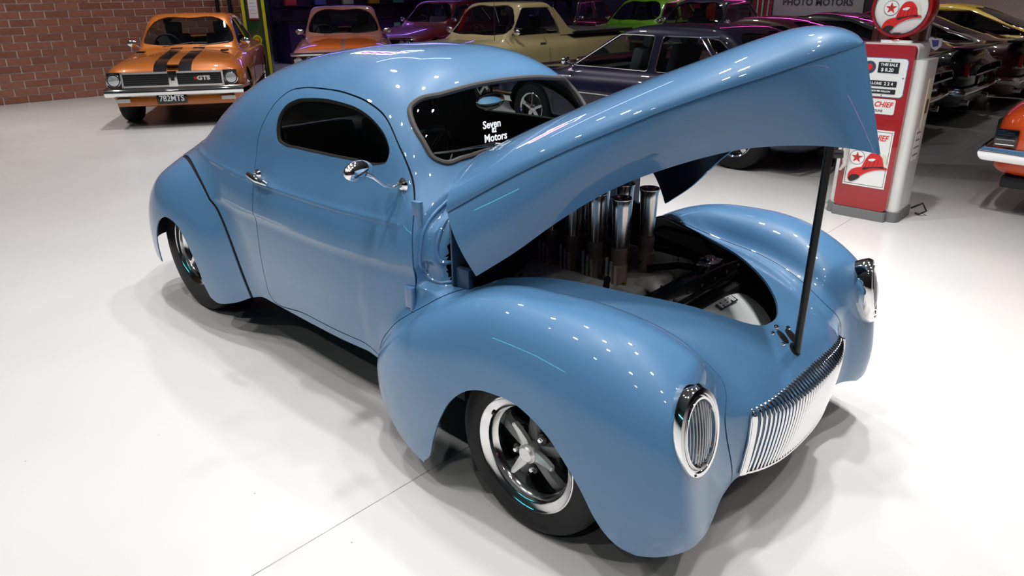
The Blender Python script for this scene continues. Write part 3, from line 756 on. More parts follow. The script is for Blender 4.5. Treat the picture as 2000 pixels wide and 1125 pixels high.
# ------------------------------------------------------------------ wheels
def hero_wheel(car, c, R, w, rl, s):
    """c: centre of the outer face; s: side (-1 right)"""
    x, y, z = c; Y = lambda d: d*(-s)        # d metres inwards from the outer face
    k = R-rl
    prof = [(rl-.004, .014), (rl+.004, .004), (rl+k*.28, -.004+.004), (rl+k*.6, .000), (rl+k*.85, .012), (R-.004, .028), (R, .045), (R, w-.045), (R-.01, w-.02), (rl+k*.5, w), (rl, w-.01)]
    t = MB().lathe([(r, Y(h)) for r, h in prof], 64, 'y', c).build('tyre', TYRE, car, angle=35)
    # tread grooves
    for g in (.25, .42, .58, .75):
        MB().lathe([(R+.0008, Y(.04+(w-.08)*g-.004)), (R+.0008, Y(.04+(w-.08)*g+.004))], 48, 'y', c).build('tread_groove', BLACK, t)
    MB().lathe([(r, Y(h)) for r, h in [(rl-.032, .040), (rl-.030, .020), (rl-.024, .016), (rl-.010, .012), (rl-.002, .006), (rl+.005, .008), (rl+.006, .018), (rl-.003, .022)]], 64, 'y', c).build('rim_lip', POLISH, t)
    MB().lathe([(r, Y(h)) for r, h in [(rl-.031, .032), (rl-.034, .040), (rl-.046, .050), (rl-.048, .095), (rl-.050, w-.02)]], 64, 'y', c).build('rim_barrel', POLISH, t)
    MB().lathe([(r, Y(h)) for r, h in [(rl-.040, .12), (.03, .125)]], 40, 'y', c).build('brake_drum', BLACK, t)
    hub = MB().lathe([(r, Y(h)) for r, h in [(.001, .052), (.052, .052), (.060, .060), (.062, .12)]], 32, 'y', c).build('wheel_hub', DARKALLOY, t)
    for i in range(5):
        a = 2*PI*i/5+.35; ca, sa = math.cos(a), math.sin(a); b = MB(); V = []; F = []
        secs = [(.045, .034, .050), (.10, .027, .056), (.14, .031, .066), (rl-.044, .046, .084)]
        for r, hw, d in secs:
            for u, dd in ((-hw, d+.016), (-hw*.55, d), (hw*.55, d), (hw, d+.016), (hw*.9, d+.045), (-hw*.9, d+.045)):
                V.append((x+r*ca-u*sa, y+Y(dd), z+r*sa+u*ca))
        n = 6
        for q in range(len(secs)-1):
            for j in range(n): l = (j+1) % n; F.append((q*n+j, q*n+l, (q+1)*n+l, (q+1)*n+j))
        F += [tuple(range(n)), tuple(range(3*n, 4*n))]
        b.add(V, F).build('wheel_spoke', DARKALLOY, t)
        a2 = a+PI/5
        MB().lathe([(0, Y(.036)), (.007, Y(.036)), (.010, Y(.040)), (.011, Y(.058))], 8, 'y', (x+.072*math.cos(a2), y, z+.072*math.sin(a2))).build('lug_nut', CHROME, t)
        MB().lathe([(.011, Y(.05)), (.018, Y(.05)), (.020, Y(.062))], 12, 'y', (x+.072*math.cos(a2), y, z+.072*math.sin(a2))).build('lug_boss', BLACK, t)
    # three-winged spinner
    sp = MB().lathe([(r, Y(h)) for r, h in [(.001, .012), (.024, .012), (.027, .015), (.030, .020), (.034, .022), (.036, .030), (.036, .052)]], 36, 'y', c).build('spinner', SPINNER, t)
    for i in range(3):
        a = 2*PI*i/3+math.radians(118); ca, sa = math.cos(a), math.sin(a); V = []; F = []
        secs = [(.020, .019, .022, .045), (.045, .017, .024, .044), (.080, .012, .018, .038), (.108, .008, .010, .030), (.112, .006, .012, .028)]
        for r, hw, d0, d1 in secs:
            for u, dd in ((-hw, d0+.004), (0, d0-.003), (hw, d0+.004), (hw, d1), (-hw, d1)): V.append((x+r*ca-u*sa, y+Y(dd), z+r*sa+u*ca))
        for q in range(len(secs)-1):
            for j in range(5): l = (j+1) % 5; F.append((q*5+j, q*5+l, (q+1)*5+l, (q+1)*5+j))
        F += [tuple(range(5)), tuple(range(20, 25))]
        MB().add(V, F).build('spinner_wing', SPINNER, t, angle=25)
    MB().tube([(x-.16*math.cos(.3), y+Y(.03), z+.10), (x-.16*math.cos(.3)+.012, y+Y(.012), z+.096)], .006, 8).build('tyre_valve', BLACK, t)
    return t
HERO = build_hero()
# ================================================================== the hall
def floor_material():
    m = bpy.data.materials.new('polished_floor'); m.use_nodes = True; nt = m.node_tree; b = nt.nodes['Principled BSDF']; L = nt.links.new
    tc = nt.nodes.new('ShaderNodeTexCoord')
    n1 = nt.nodes.new('ShaderNodeTexNoise'); n1.inputs['Scale'].default_value = .9; n1.inputs['Detail'].default_value = 6
    n2 = nt.nodes.new('ShaderNodeTexNoise'); n2.inputs['Scale'].default_value = 38; n2.inputs['Detail'].default_value = 4
    L(tc.outputs['Object'], n1.inputs['Vector']); L(tc.outputs['Object'], n2.inputs['Vector'])
    r = nt.nodes.new('ShaderNodeValToRGB'); r.color_ramp.elements[0].position = .3; r.color_ramp.elements[0].color = (.545, .542, .535, 1); r.color_ramp.elements[1].position = .72; r.color_ramp.elements[1].color = (.590, .588, .582, 1)
    L(n1.outputs['Fac'], r.inputs[0])
    # sparse dark specks
    v = nt.nodes.new('ShaderNodeTexVoronoi'); v.inputs['Scale'].default_value = 5.5; L(tc.outputs['Object'], v.inputs['Vector'])
    cr = nt.nodes.new('ShaderNodeMapRange'); cr.inputs[1].default_value = .012; cr.inputs[2].default_value = .03; cr.inputs[3].default_value = .35; cr.inputs[4].default_value = 1.; L(v.outputs['Distance'], cr.inputs[0])
    mx = nt.nodes.new('ShaderNodeMix'); mx.data_type = 'RGBA'; mx.blend_type = 'MULTIPLY'; mx.inputs[0].default_value = .7
    L(r.outputs[0], mx.inputs[6]); L(cr.outputs[0], mx.inputs[7]); L(mx.outputs[2], b.inputs['Base Color'])
    rr = nt.nodes.new('ShaderNodeMapRange'); rr.inputs[3].default_value = .13; rr.inputs[4].default_value = .24; L(n1.outputs['Fac'], rr.inputs[0]); L(rr.outputs[0], b.inputs['Roughness'])
    b.inputs['Specular IOR Level'].default_value = .38
    bp = nt.nodes.new('ShaderNodeBump'); bp.inputs['Strength'].default_value = .05; bp.inputs['Distance'].default_value = .002; L(n2.outputs['Fac'], bp.inputs['Height']); L(bp.outputs[0], b.inputs['Normal'])
    return m
XW0, XW1, YW0, YW1 = -16.4, 12.0, -11.0, 17.2
f = MB().box(XW0-.6, XW1+.3, YW0-.3, YW1+.3, -.1, 0).build('floor', floor_material(), None); tag(f, kind='structure')
JOINT = mat('joint_filler', (.36, .35, .34), .8, noise=.5, nscale=9)
for x in (-.48,):
    MB().box(x-.0017, x+.0017, YW0, YW1, .0002, .0009).build('expansion_joint', JOINT, f, smooth=False)
DARKWALL = mat('dark_wall_paint', (.11, .11, .115), .7, noise=.1, nscale=2)
GREYWALL = mat('grey_wall_cladding', (.10, .10, .105), .6, noise=.1, nscale=2)
c = MB().box(XW0-.6, XW1+.3, YW0-.3, YW1+.3, CEIL, CEIL+.1).build('ceiling', mat('dark_ceiling', (.13, .13, .135), .8), None); tag(c, kind='structure')
for nm, bx in (('wall_right', (XW1, XW1+.2, YW0, YW1)), ('wall_front', (XW0, XW1, YW0-.2, YW0))):
    w = MB().box(*bx, 0, CEIL).build(nm, DARKWALL, None); tag(w, kind='structure')

BRICKS = [mat('red_brick_%d' % i, c, .85, noise=.25, nscale=14, bump=.4, bscale=90) for i, c in enumerate([(.30, .115, .070), (.33, .128, .080), (.265, .100, .062), (.35, .142, .092)])]
MORTAR = mat('lime_mortar', (.62, .52, .46), .9, noise=.15, nscale=40)
def brick_wall(name, M, length, height, see, bl=.352, bh=.118, gap=.020):
    """M: wall frame (x along, y up, z out). see: (u0,u1,v1) range built brick by brick"""
    w = MB().box(0, length, 0, height, -.25, -.012, M=M).build(name, MORTAR, None, smooth=False); tag(w, kind='structure')
    src = {}
    def brick(L):
        k = round(L, 3)
        if k not in src:
            b = MB().box(0, L, 0, bh-gap, -.03, 0); src[k] = b
        return src[k]
    rest = MB(); nrow = int(height/bh); cnt = 0; protos = {}
    for r in range(nrow):
        off = -(bl/2) if r % 2 else 0.
        u = off
        while u < length:
            a, b = max(u, 0), min(u+bl-gap, length); v = r*bh
            if b-a > .03:
                if see[0] <= a and b <= see[1] and v < see[2] and cnt < 300:
                    k = round(b-a, 3); mi = random.randrange(4)
                    if (k, mi) not in protos:
                        o = MB().box(0, b-a, 0, bh-gap, -.03, 0, .004).build('brick', BRICKS[mi], w, smooth=False); protos[(k, mi)] = o
                    else:
                        o = bpy.data.objects.new('brick', protos[(k, mi)].data); COL.objects.link(o); o.parent = w
                    o.matrix_local = M @ Matrix.Translation((a, v+gap/2, random.uniform(-.002, .003))); cnt += 1
                else:
                    rest.box(a, b, v+gap/2, v+bh-gap/2, -.03, 0, M=M)
            u += bl
    if rest.v:
        o = rest.build('brickwork', BRICKS[0], w, smooth=False); o['kind'] = 'stuff'
    return w
ang = .05
WL = frame((-13.62, -11.0, 0), (ang, 1, 0), (0, 0, 1))
brick_wall('wall_left', WL, 16.7, CEIL, (10.6, 16.7, 1.78))
w = MB().box(XW0-.2, XW0, 5.4, YW1, 0, CEIL).build('wall_left_recess', DARKWALL, None); tag(w, kind='structure')
w = MB().box(XW0, -13.0, 5.45, 5.65, 0, CEIL).build('wall_left_return', DARKWALL, None); tag(w, kind='structure')
for q, yy in enumerate((4.62, 4.86)):
    o = MB().tube([(-12.62+.0*q, yy, 0), (-12.62, yy, CEIL)], .035, 10).build('wall_pipe', BLACK, None); tag(o, ('black pipe running up the brick wall, nearer the striped coupe', 'black pipe running up the brick wall, nearer the green pump')[q], 'pipe')
WB = frame((-2.6, YW1-.3, 0), (-1, 0, 0), (0, 0, 1)); WBr = frame((-3.4, YW1-.3, 0), (1, 0, 0), (0, 0, 1))
brick_wall('wall_back', frame((6.0, YW1-.3, 0), (-1, 0, 0), (0, 0, 1)), 10.2, CEIL, (5.0, 9.8, 1.6), bl=.40, bh=.13)
w = MB().box(XW0, -4.2, YW1-.5, YW1-.3, 0, CEIL).build('wall_back_dark', DARKWALL, None); tag(w, kind='structure')

# ================================================================== fuel pumps
RED = paint('pump_red', (.33, .005, .006)); PWHITE = paint('pump_white', (.78, .79, .77)); PLINTH = mat('plinth_grey', (.17, .175, .18), .6)
HATRED = mat('emblem_red', (.62, .02, .02), .4); HATDARK = mat('emblem_dark', (.03, .015, .012), .5); PRINT = mat('print_black', (.012, .012, .014), .5); CREAM = mat('cream_label', (.70, .68, .52), .5)
def plate(name, pts, y, th, m, par):
    """flat plate facing -y with outline pts (x, z)"""
    return MB().prism(pts, y-th, y, 'y').build(name, m, par, smooth=False)
def rrect(x0, x1, z0, z1, r, n=5):
    P = []
    for cx, cz, a in ((x1-r, z1-r, 0), (x0+r, z1-r, PI/2), (x0+r, z0+r, PI), (x1-r, z0+r, 3*PI/2)):
        for k in range(n+1): q = a+PI/2*k/n; P.append((cx+r*math.cos(q), cz+r*math.sin(q)))
    return P
def emblem(cx, cz, s, y, par):
    """red fire helmet beside a star in a ring"""
    def T(p): return [(cx+a*s, cz+b*s) for a, b in p]
    yy = y; sx, sz = -.63, .42
    plate('emblem_ring', T([(sx+.42*math.cos(2*PI*k/28), sz+.42*math.sin(2*PI*k/28)) for k in range(28)]), yy, .001, PRINT, par)
    plate('emblem_ring_field', T([(sx+.395*math.cos(2*PI*k/28), sz+.395*math.sin(2*PI*k/28)) for k in range(28)]), yy-.001, .001, WHITE, par)
    plate('emblem_star', T([(sx+(.34 if k % 2 == 0 else .135)*math.sin(2*PI*k/10), sz+(.34 if k % 2 == 0 else .135)*math.cos(2*PI*k/10)) for k in range(10)]), yy-.002, .001, HATRED, par)
    M = frame((cx+sx*s, yy-.0036, cz+sz*s), (1, 0, 0), (0, 0, 1)); text_mesh('T', .24*s, 'emblem_letter', mat('emblem_green', (.02, .12, .05), .5), par, M, .0003, bold=.004*s)
    brim = spline([(-.90, -.95), (-.97, -.55), (-.80, -.28), (-.40, -.12), (.10, -.02), (.60, .10), (1.0, .02), (1.13, -.06), (.85, -.10), (.45, -.18), (.05, -.36), (-.30, -.62), (-.62, -.95), (-.78, -1.0)], 4, True)
    plate('emblem_brim', T(brim), yy-.002, .002, HATRED, par)
    plate('emblem_brim_shadow', T(spline([(-.93, -.80), (-.80, -.62), (-.55, -.55), (-.32, -.62), (-.62, -.95), (-.78, -1.0)], 4, True)), yy-.004, .0008, HATDARK, par)
    plate('emblem_crown', T(spline([(-.30, -.22), (-.24, .10), (-.10, .48), (.10, .74), (.45, .78), (.68, .60), (.80, .30), (.90, -.02), (.60, -.02), (.15, -.10)], 4, True)), yy-.004, .002, HATRED, par)
    for k in range(4):
        x0 = -.10+.20*k
        plate('emblem_crown_rib', T([(x0-.012, -.14+.03*k), (x0+.012, -.13+.03*k), (x0+.07, .42), (x0+.05, .42)]), yy-.006, .0006, HATDARK, par)
    plate('emblem_shine', T(spline([(.00, .36), (.18, .46), (.40, .44), (.34, .36), (.14, .30)], 3, True)), yy-.006, .0006, WHITE, par)
    plate('emblem_crest', T(spline([(.72, .74), (.88, .70), (.98, .36), (1.04, .06), (.92, .06), (.84, .34)], 3, True)), yy-.005, .001, CREAM, par)
    plate('emblem_outline', T(spline([(-.24, -.16), (.15, -.05), (.60, .04), (.90, .04), (.90, .0), (.60, -.01), (.15, -.10), (-.22, -.21)], 3, True)), yy-.0062, .0005, HATDARK, par)
def red_pump():
    p = empty('fuel_pump', (-.46, 3.78, 0)); tag(p, 'red and white vintage fuel pump with round helmet globe, beside the propped hood', 'fuel pump')
    W = lambda x: x+.46
    Yo = -3.78
    def sub(mb, name, m, par=p, **k): return mb.build(name, m, par, **k)
    ox, oy = .46, -3.78
    def B(x0, x1, y0, y1, z0, z1, bev=.0): return MB().box(x0+ox, x1+ox, y0+oy, y1+oy, z0, z1, bev)
    sub(MB().prism([(a+ox, b+oy) for a, b in rrect(-.722, -.185, 3.635, 3.985, .045)], 0, .078, 'z'), 'plinth', PLINTH)
    sub(MB().prism([(a+ox, b+oy) for a, b in rrect(-.660, -.262, 3.592, 3.70, .02)], 0, .074, 'z'), 'plinth_front', PLINTH)
    cab = sub(MB().prism([(a+ox, b+oy) for a, b in rrect(-.712, -.195, 3.648, 3.975, .05)], .078, 1.185, 'z'), 'cabinet', PWHITE)
    MB().prism([(a+ox, b) for a, b in rrect(-.66, -.262, 1.05, 1.292, .04)], 3.66+oy, 3.93+oy, 'y').build('top_cabinet', PWHITE, p)
    front = MB().prism([(a+ox, b) for a, b in rrect(-.655, -.266, .078, 1.283, .035)], 3.604+oy, 3.672+oy, 'y').build('front_panel', RED, p)
    y = 3.604+oy
    q = lambda pts: [(a+ox, b) for a, b in pts]
    dial = plate('dial_panel', q(rrect(-.625, -.300, .925, 1.190, .025)), y, .004, PWHITE, p)
    plate('dial_rim', q(rrect(-.630, -.295, .920, 1.195, .028)), y, .002, CHROME, p)
    y2 = y-.004
    def window(x0, x1, z0, z1, txts):
        w = plate('display_window', q(rrect(x0, x1, z0, z1, .004)), y2, .002, PRINT, dial)
        for t, x, z, s in txts: text_mesh(t, s, 'display_text', WHITE, w, frame((x+ox, y2-.0026, z), (1, 0, 0), (0, 0, 1)), .0004, bold=.0006)
    window(-.495, -.352, 1.090, 1.165, [('THIS SALE', -.423, 1.147, .026), ('$ 8.20', -.430, 1.112, .034)])
    window(-.560, -.350, .995, 1.035, [('GALLONS', -.510, 1.015, .026), ('2 2 4', -.405, 1.015, .030)])
    window(-.560, -.350, .945, .978, [('PRICE PER GALLON', -.455, .962, .016)])
    rd = MB().lathe([(0, -.004), (.036, -.004), (.044, -.002), (.045, 0)], 28, 'y', (-.555+ox, y2, 1.125)).build('round_badge', mat('badge_blue', (.05, .06, .10), .4), dial)
    MB().lathe([(0, -.002), (.020, -.002), (.022, 0)], 24, 'y', (-.555+ox, y2-.004, 1.125)).build('badge_centre', HATRED, rd)
    for x, z in ((-.42, 1.18), (-.315, 1.06), (-.44, .934), (-.61, 1.06)): MB().lathe([(0, -.002), (.004, -.002), (.004, 0)], 8, 'y', (x+ox, y2, z)).build('panel_screw', STEELDARK, dial)
    pl = plate('name_plaque', q(rrect(-.600, -.335, .800, .908, .012)), y, .003, PWHITE, p)
    text_mesh('FIRE CHIEF', .052, 'plaque_lettering', HATRED, pl, frame((-.467+ox, y-.0036, .868), (1, 0, 0), (0, 0, 1)), .0005, shear=.25, bold=.0012, sx=.92)
    text_mesh('GASOLINE', .022, 'plaque_lettering', PRINT, pl, frame((-.467+ox, y-.0036, .823), (1, 0, 0), (0, 0, 1)), .0005, shear=.2, bold=.0004)
    po = plate('poster', q([(-.610, .250), (-.305, .250), (-.305, .685), (-.610, .685)]), y, .003, mat('enamel_white', (.80, .80, .78), .2, coat=.5), p)
    for a in ((-.600, -.597, .262, .673), (-.318, -.315, .262, .673), (-.600, -.315, .262, .265), (-.600, -.315, .670, .673)): MB().box(a[0]+ox, a[1]+ox, y-.0036, y-.003, a[2], a[3]).build('poster_border', PRINT, po)
    text_mesh('FIRE-CHIEF', .060, 'poster_lettering', HATRED, po, frame((-.457+ox, y-.0036, .625), (1, 0, 0), (0, 0, 1)), .0005, shear=.25, bold=.0014, sx=.80)
    emblem(-.450+ox, .410, .132, y-.003, po)
    # side meter plate and label
    MB().box(-.196+ox, -.190+ox, 3.80+oy, 3.90+oy, .70, 1.05, .003).build('side_cover', CREAM, p)
    MB().box(-.194+ox, -.188+ox, 3.82+oy, 3.87+oy, .80, .90).build('side_window', mat('side_window_brown', (.10, .05, .02), .3), p)
    lab = MB().box(-.1955+ox, -.1935+ox, 3.74+oy, 3.86+oy, .46, .70).build('warning_label', WHITE, p)
    for k, t in enumerate(('NEVER FILL', 'GLASS JARS', 'STOP MOTOR', 'NO SMOKING')):
        text_mesh(t, .020, 'warning_text', PRINT, lab, frame((-.193+ox, 3.80+oy, .665-.055*k), (0, 1, 0), (0, 0, 1)), .0003)
    # nozzle on the left flank
    nb = MB().box(-.735+ox, -.712+ox, 3.70+oy, 3.78+oy, .50, .72, .006).build('nozzle_boot', CASTALU, p)
    nz = MB().tube([(-.615+ox, 3.562+oy, .53), (-.605+ox, 3.56+oy, .46), (-.60+ox, 3.56+oy, .41), (-.635+ox, 3.57+oy, .36)], [.020, .024, .020, .010], 10).build('nozzle_spout', CASTALU, p)
    MB().tube([(-.685+ox, 3.565+oy, .475), (-.615+ox, 3.56+oy, .485)], .034, 12).build('nozzle_grip', BLACK, p)
    for k in range(3): MB().box(-.715+ox, -.680+ox, 3.545+oy, 3.575+oy, .447+.022*k, .458+.022*k).build('grip_fin', BLACK, p)
    MB().tube([(-.70+ox, 3.575+oy, .47), (-.78+ox, 3.62+oy, .40), (-.80+ox, 3.75+oy, .25), (-.77+ox, 3.85+oy, .30), (-.725+ox, 3.86+oy, .62)], .015, 10).build('hose', RUBBER, p)
    MB().tube([(-.185+ox, 3.97+oy, .05), (-.12+ox, 4.02+oy, .09), (-.08+ox, 4.0+oy, .04), (-.12+ox, 3.97+oy, .012), (-.15+ox, 3.98+oy, .015)], .008, 8).build('power_cord', BLACK, p)
    # globe
    c = (-.447+ox, 3.80+oy, 1.525)
    MB().prism([(a+ox, b+oy) for a, b in rrect(-.555, -.340, 3.72, 3.88, .03)], 1.285, 1.308, 'z').build('globe_seat', PWHITE, p)
    MB().lathe([(.085, 1.305), (.080, 1.315), (.062, 1.325), (.060, 1.345), (.085, 1.36)], 28, 'z', (c[0], c[1], 0)).build('globe_neck', RED, p)
    g = MB().lathe([(.178, -.088), (.200, -.085), (.207, -.06), (.207, .06), (.200, .085), (.178, .088)], 56, 'y', c).build('globe_band', RED, p)
    for s in (-1, 1):
        lens = MB().lathe([(.001, s*.080), (.17, s*.078), (.181, s*.074), (.181, s*.06)], 56, 'y', c).build('globe_lens', mat('opal_lens', (.80, .80, .78), .25, coat=.5), g)
    MB().lathe([(.181, -.0885), (.176, -.0885)], 56, 'y', c).build('globe_line', PRINT, g)
    emblem(c[0]+.010, c[2]-.052, .120, c[1]-.0805, g)
    arc = 'FIRE-CHIEF'
    return p
red_pump()
def small_pump(loc, rz, body, trim, label, name='fuel_pump', w=.42, d=.36, h=1.75, kind='green'):
    p = empty(name, loc, rz); tag(p, label, 'fuel pump')
    MB().box(-w/2-.02, w/2+.02, -d/2-.02, d/2+.02, 0, .10, .01).build('plinth', PLINTH, p)
    MB().box(-w/2, w/2, -d/2, d/2, .10, h, .02).build('cabinet', body, p)
    for s in (-1, 1): MB().box(s*(w/2-.028)-.028, s*(w/2-.028)+.028, -d/2-.012, -d/2+.01, .10, h-.02, .006).build('edge_strip', trim, p)
    if kind == 'green':
        fr = MB().box(-.105, .105, -d/2-.014, -d/2+.01, 1.18, 1.62, .006).build('notice_frame', mat('notice_wood', (.22, .05, .02), .4), p)
        MB().box(-.082, .082, -d/2-.017, -d/2, 1.21, 1.59).build('notice_sheet', WHITE, fr)
        for k in range(5): MB().box(-.06, .06-.02*(k % 2), -d/2-.0176, -d/2-.0168, 1.53-.06*k, 1.538-.06*k).build('notice_line', mat('notice_ink', (.35, .35, .38), .6), fr)
        bd = MB().lathe([(0, -.010), (.085, -.010), (.09, 0)], 28, 'y', (0, -d/2, .82)).build('round_badge', mat('badge_yellow', (.62, .52, .02), .4), p)
        MB().lathe([(0, -.004), (.06, -.004), (.062, 0)], 24, 'y', (0, -d/2-.010, .82)).build('badge_ring', mat('badge_green', (.12, .22, .03), .5), bd)
        MB().lathe([(0, -.004), (.040, -.004), (.042, 0)], 20, 'y', (0, -d/2-.014, .82)).build('badge_centre', mat('badge_orange', (.75, .30, .02), .4), bd)
        MB().tube([(-w/2-.03, -.1, 1.0), (-w/2-.10, -.16, .8), (-w/2-.09, -.2, .45), (-w/2-.02, -.16, .35)], .016, 8).build('hose', mat('yellow_hose', (.5, .42, .03), .5), p)
    else:
        MB().box(w/2-.13, w/2-.085, -d/2-.012, -d/2, .12, h-.03).build('pale_stripe', mat('pale_blue_stripe', (.30, .55, .62), .3), p)
        MB().tube([(w/2+.015, -.05, 1.50), (w/2+.05, -.10, 1.35), (w/2+.05, -.12, 1.22)], [.016, .014, .010], 8).build('nozzle', CASTALU, p)
        MB().tube([(w/2+.05, -.12, 1.36), (w/2+.12, -.14, 1.30), (w/2+.125, -.14, 1.24)], .004, 6).build('tag_chain', STEELDARK, p)
        t = MB().prism([(w/2+.07, 1.23), (w/2+.10, 1.245), (w/2+.125, 1.23), (w/2+.18, 1.235), (w/2+.185, 1.17), (w/2+.15, 1.135), (w/2+.11, 1.15)], -.145, -.138, 'y').build('hang_tag', WHITE, p)
        MB().prism([(w/2+.10, 1.22), (w/2+.16, 1.22), (w/2+.16, 1.17), (w/2+.12, 1.16)], -.147, -.144, 'y').build('tag_print', mat('tag_blue', (.10, .08, .40), .5), t)
    return p
small_pump((-12.28, 5.18, 0), math.radians(52), mat('pump_green', (.012, .055, .018), .3, coat=.6), mat('pump_yellow', (.62, .55, .015), .35, coat=.6), 'dark green fuel pump with yellow edges behind the orange striped coupe')
small_pump((-.92, 5.45, 0), math.radians(0), paint('pump_maroon', (.23, .045, .035)), paint('pump_maroon_trim', (.18, .032, .026)), 'maroon fuel pump with pale blue stripe standing behind the red one', w=.40, kind='maroon')
# ================================================================== the parked cars
GLASS_BG = glass('parked_car_glass', (.80, .85, .85), .85)
SEAT = mat('grey_seat_cloth', (.09, .095, .10), .8); DASH = mat('dark_dash', (.02, .02, .022), .6)
LAMPGLASS = mat('lamp_lens_clear', (.62, .63, .64), .08, .5); AMBER = mat('amber_lens', (.55, .35, .22), .3); REDLENS = mat('red_lens', (.35, .01, .01), .15, coat=.5)
def car_wheel(car, x, y, R, w, s, rl, style):
    t = MB().lathe([(r, -s*h) for r, h in [(rl, .012), (rl+.01, .002), (R-.03, .0), (R-.006, .02), (R, .04), (R, w-.03), (R-.02, w), (rl, w-.01)]], 40, 'y', (x, y, R)).build('tyre', TYRE, car, angle=35)
    MB().lathe([(r, -s*h) for r, h in [(rl-.022, .05), (rl-.018, .018), (rl-.004, .006), (rl+.006, .014)]], 40, 'y', (x, y, R)).build('rim', POLISH, t)
    MB().lathe([(r, -s*h) for r, h in [(rl-.02, .07), (.01, .075)]], 24, 'y', (x, y, R)).build('wheel_dish', BLACK, t)
    n = 5
    for i in range(n):
        a = 2*PI*i/n+.3; ca, sa = math.cos(a), math.sin(a); V = []
        for r, hw, d in ((.03, .030, .030), (rl-.02, .024, .045)):
            for u, dd in ((-hw, d+.006), (0, d), (hw, d+.006), (hw, d+.03), (-hw, d+.03)): V.append((x+r*ca-u*sa, y-s*dd, R+r*sa+u*ca))
        F = [(j, (j+1) % 5, 5+(j+1) % 5, 5+j) for j in range(5)]+[tuple(range(5)), tuple(range(5, 10))]
        MB().add(V, F).build('wheel_spoke', POLISH if style == 'alloy' else DARKALLOY, t)
    MB().lathe([(0, -s*.018), (.03, -s*.020), (.045, -s*.034), (.045, -s*.06)], 20, 'y', (x, y, R)).build('hub_cap', CHROME, t)
def make_car(name, label, loc, heading, col, **k):
    """a parked car from its profile numbers (metres, x forward from the middle of the wheelbase)"""
    g = dict(xf=2.15, xr=-2.25, ax=1.38, hw=.90, bon=.84, bonf=.74, belt=.90, boot=.90, bootr=.80, roof=1.36, xc=.78, xrf=.22, xrr=-.75, xb=-1.35, gw=.70, gtop=.56, base=.20, R=.32, rl=.19, windows='two', h=.034, pe=4.5, front=None, rear=None, grp='parked show cars', wheel='alloy', end=10, wf=.93, glass=GLASS_BG)
    g.update(k); G = type('G', (), g)
    car = empty(name, loc, heading); tag(car, label, 'car', g['grp'])
    def lower(P):
        x = P[..., 0]; ay = np.abs(P[..., 1]); z = P[..., 2]
        zt = interp(x, [G.xr, G.xr+.12, G.xb, G.xc, G.xf-.25, G.xf], [G.bootr-.06, G.bootr, G.boot, G.belt if G.belt < G.bon+.03 else G.bon+.02, G.bonf+.02, G.bonf-.05])
        zt = np.where(x > G.xc, interp(x, [G.xc, G.xc+.1, G.xf-.25, G.xf], [G.bon+.01, G.bon, G.bonf+.02, G.bonf-.05]), zt)
        W = interp(x, [G.xr, G.xr+.35, 0, G.xf-.4, G.xf], [G.hw*.91, G.hw*.985, G.hw, G.hw*(.985+.01*(G.wf > .95)), G.hw*G.wf])
        zc = .52; tz = np.where(z > zc, (z-zc)/np.maximum(zt-zc, .05), (zc-z)/(zc-G.base+.03)); xm = (G.xf+G.xr)/2; tx = (x-xm)/((G.xf-G.xr)/2)
        return (((ay/W)**4+np.abs(tz)**G.pe+np.abs(tx)**(G.end*3))**(1/4.2)-1)*.4
    def cabin(P):
        x = P[..., 0]; ay = np.sqrt(P[..., 1]**2+1e-5); z = P[..., 2]
        def pl(xa, za, xb, zb, s):
            nx, nz = (zb-za), -(xb-xa); l = math.hypot(nx, nz); nx, nz = nx/l, nz/l
            if nx*s < 0: nx, nz = -nx, -nz
            return (x-xa)*nx+(z-za)*nz
        f = pl(G.xc, G.bon, G.xrf, G.roof, 1)+.05*ay**2; r = pl(G.xb, G.boot, G.xrr, G.roof, -1)+.05*ay**2
        sl = (G.gw-G.gtop)/(G.roof-G.belt); side = (ay-(G.gw-(z-G.belt)*sl)+.03*((x+.3)/1.2)**2)/math.hypot(1, sl)
        top = z-(G.roof+.01-.05*ay**2-.02*(x+.3)**2)
        return np.maximum(smax(smax(smax(f, r, .06), side, .09), top, .10), .62-z)
    def fn(P): return smin(lower(P), cabin(P), .045)
    V, T = nets(fn, (G.xr-.1, -G.hw-.1, G.base-.06), (G.xf+.1, .05, G.roof+.1), G.h)
    V = project(fn, V, 3); V, T = clip(V, T, V[:, 1]); V[np.abs(V[:, 1]) < 2e-5, 1] = 0
    V, T = clip(V, T, G.base+.0-V[:, 2])
    for xa in (G.ax, -G.ax):
        ra = G.R+.055; ci = [(xa+ra*math.cos(q), G.R+ra*math.sin(q)*1.0) for q in np.linspace(0, 2*PI, 40)[:-1]]
        d = polydist(V[:, [0, 2]], ci); V, T = clip(V, T, np.where(-V[:, 1] > .5, -d, -.05))
    n = grad(fn, V); 
    # windscreen, rear screen
    def facepoly(zb, zt, inset=.0):
        sl = (G.gw-G.gtop)/(G.roof-G.belt); wb = G.gw-(zb-G.belt)*sl-.075; wt = G.gw-(zt-G.belt)*sl-.085
        return spline([(0, zb), (-wb*.8, zb+.005), (-wb, zb+.03), (-wt, zt-.05), (-wt*.85, zt-.005), (0, zt+.01), (wt*.85, zt-.005), (wt, zt-.05), (wb, zb+.03), (wb*.8, zb+.005)], 4, True)
    cuts = [('windscreen', facepoly(G.bon+.06, G.roof-.065), V[:, 0] > (G.xrf-.15))]
    d = polydist(V[:, [1, 2]], cuts[0][1]); m = (V[:, 0] > G.xrf-.12)
    gv, gt = clip(V, T, np.where(m, d, .05)); shell('windscreen', gv, gt, fn, G.glass, car, th=0, off=-.008, mirror='join')
    V, T = clip(V, T, np.where(m, -d, -.05))
    d = polydist(V[:, [1, 2]], facepoly(G.boot+.06, G.roof-.075)); m = (V[:, 0] < G.xrr+.12)
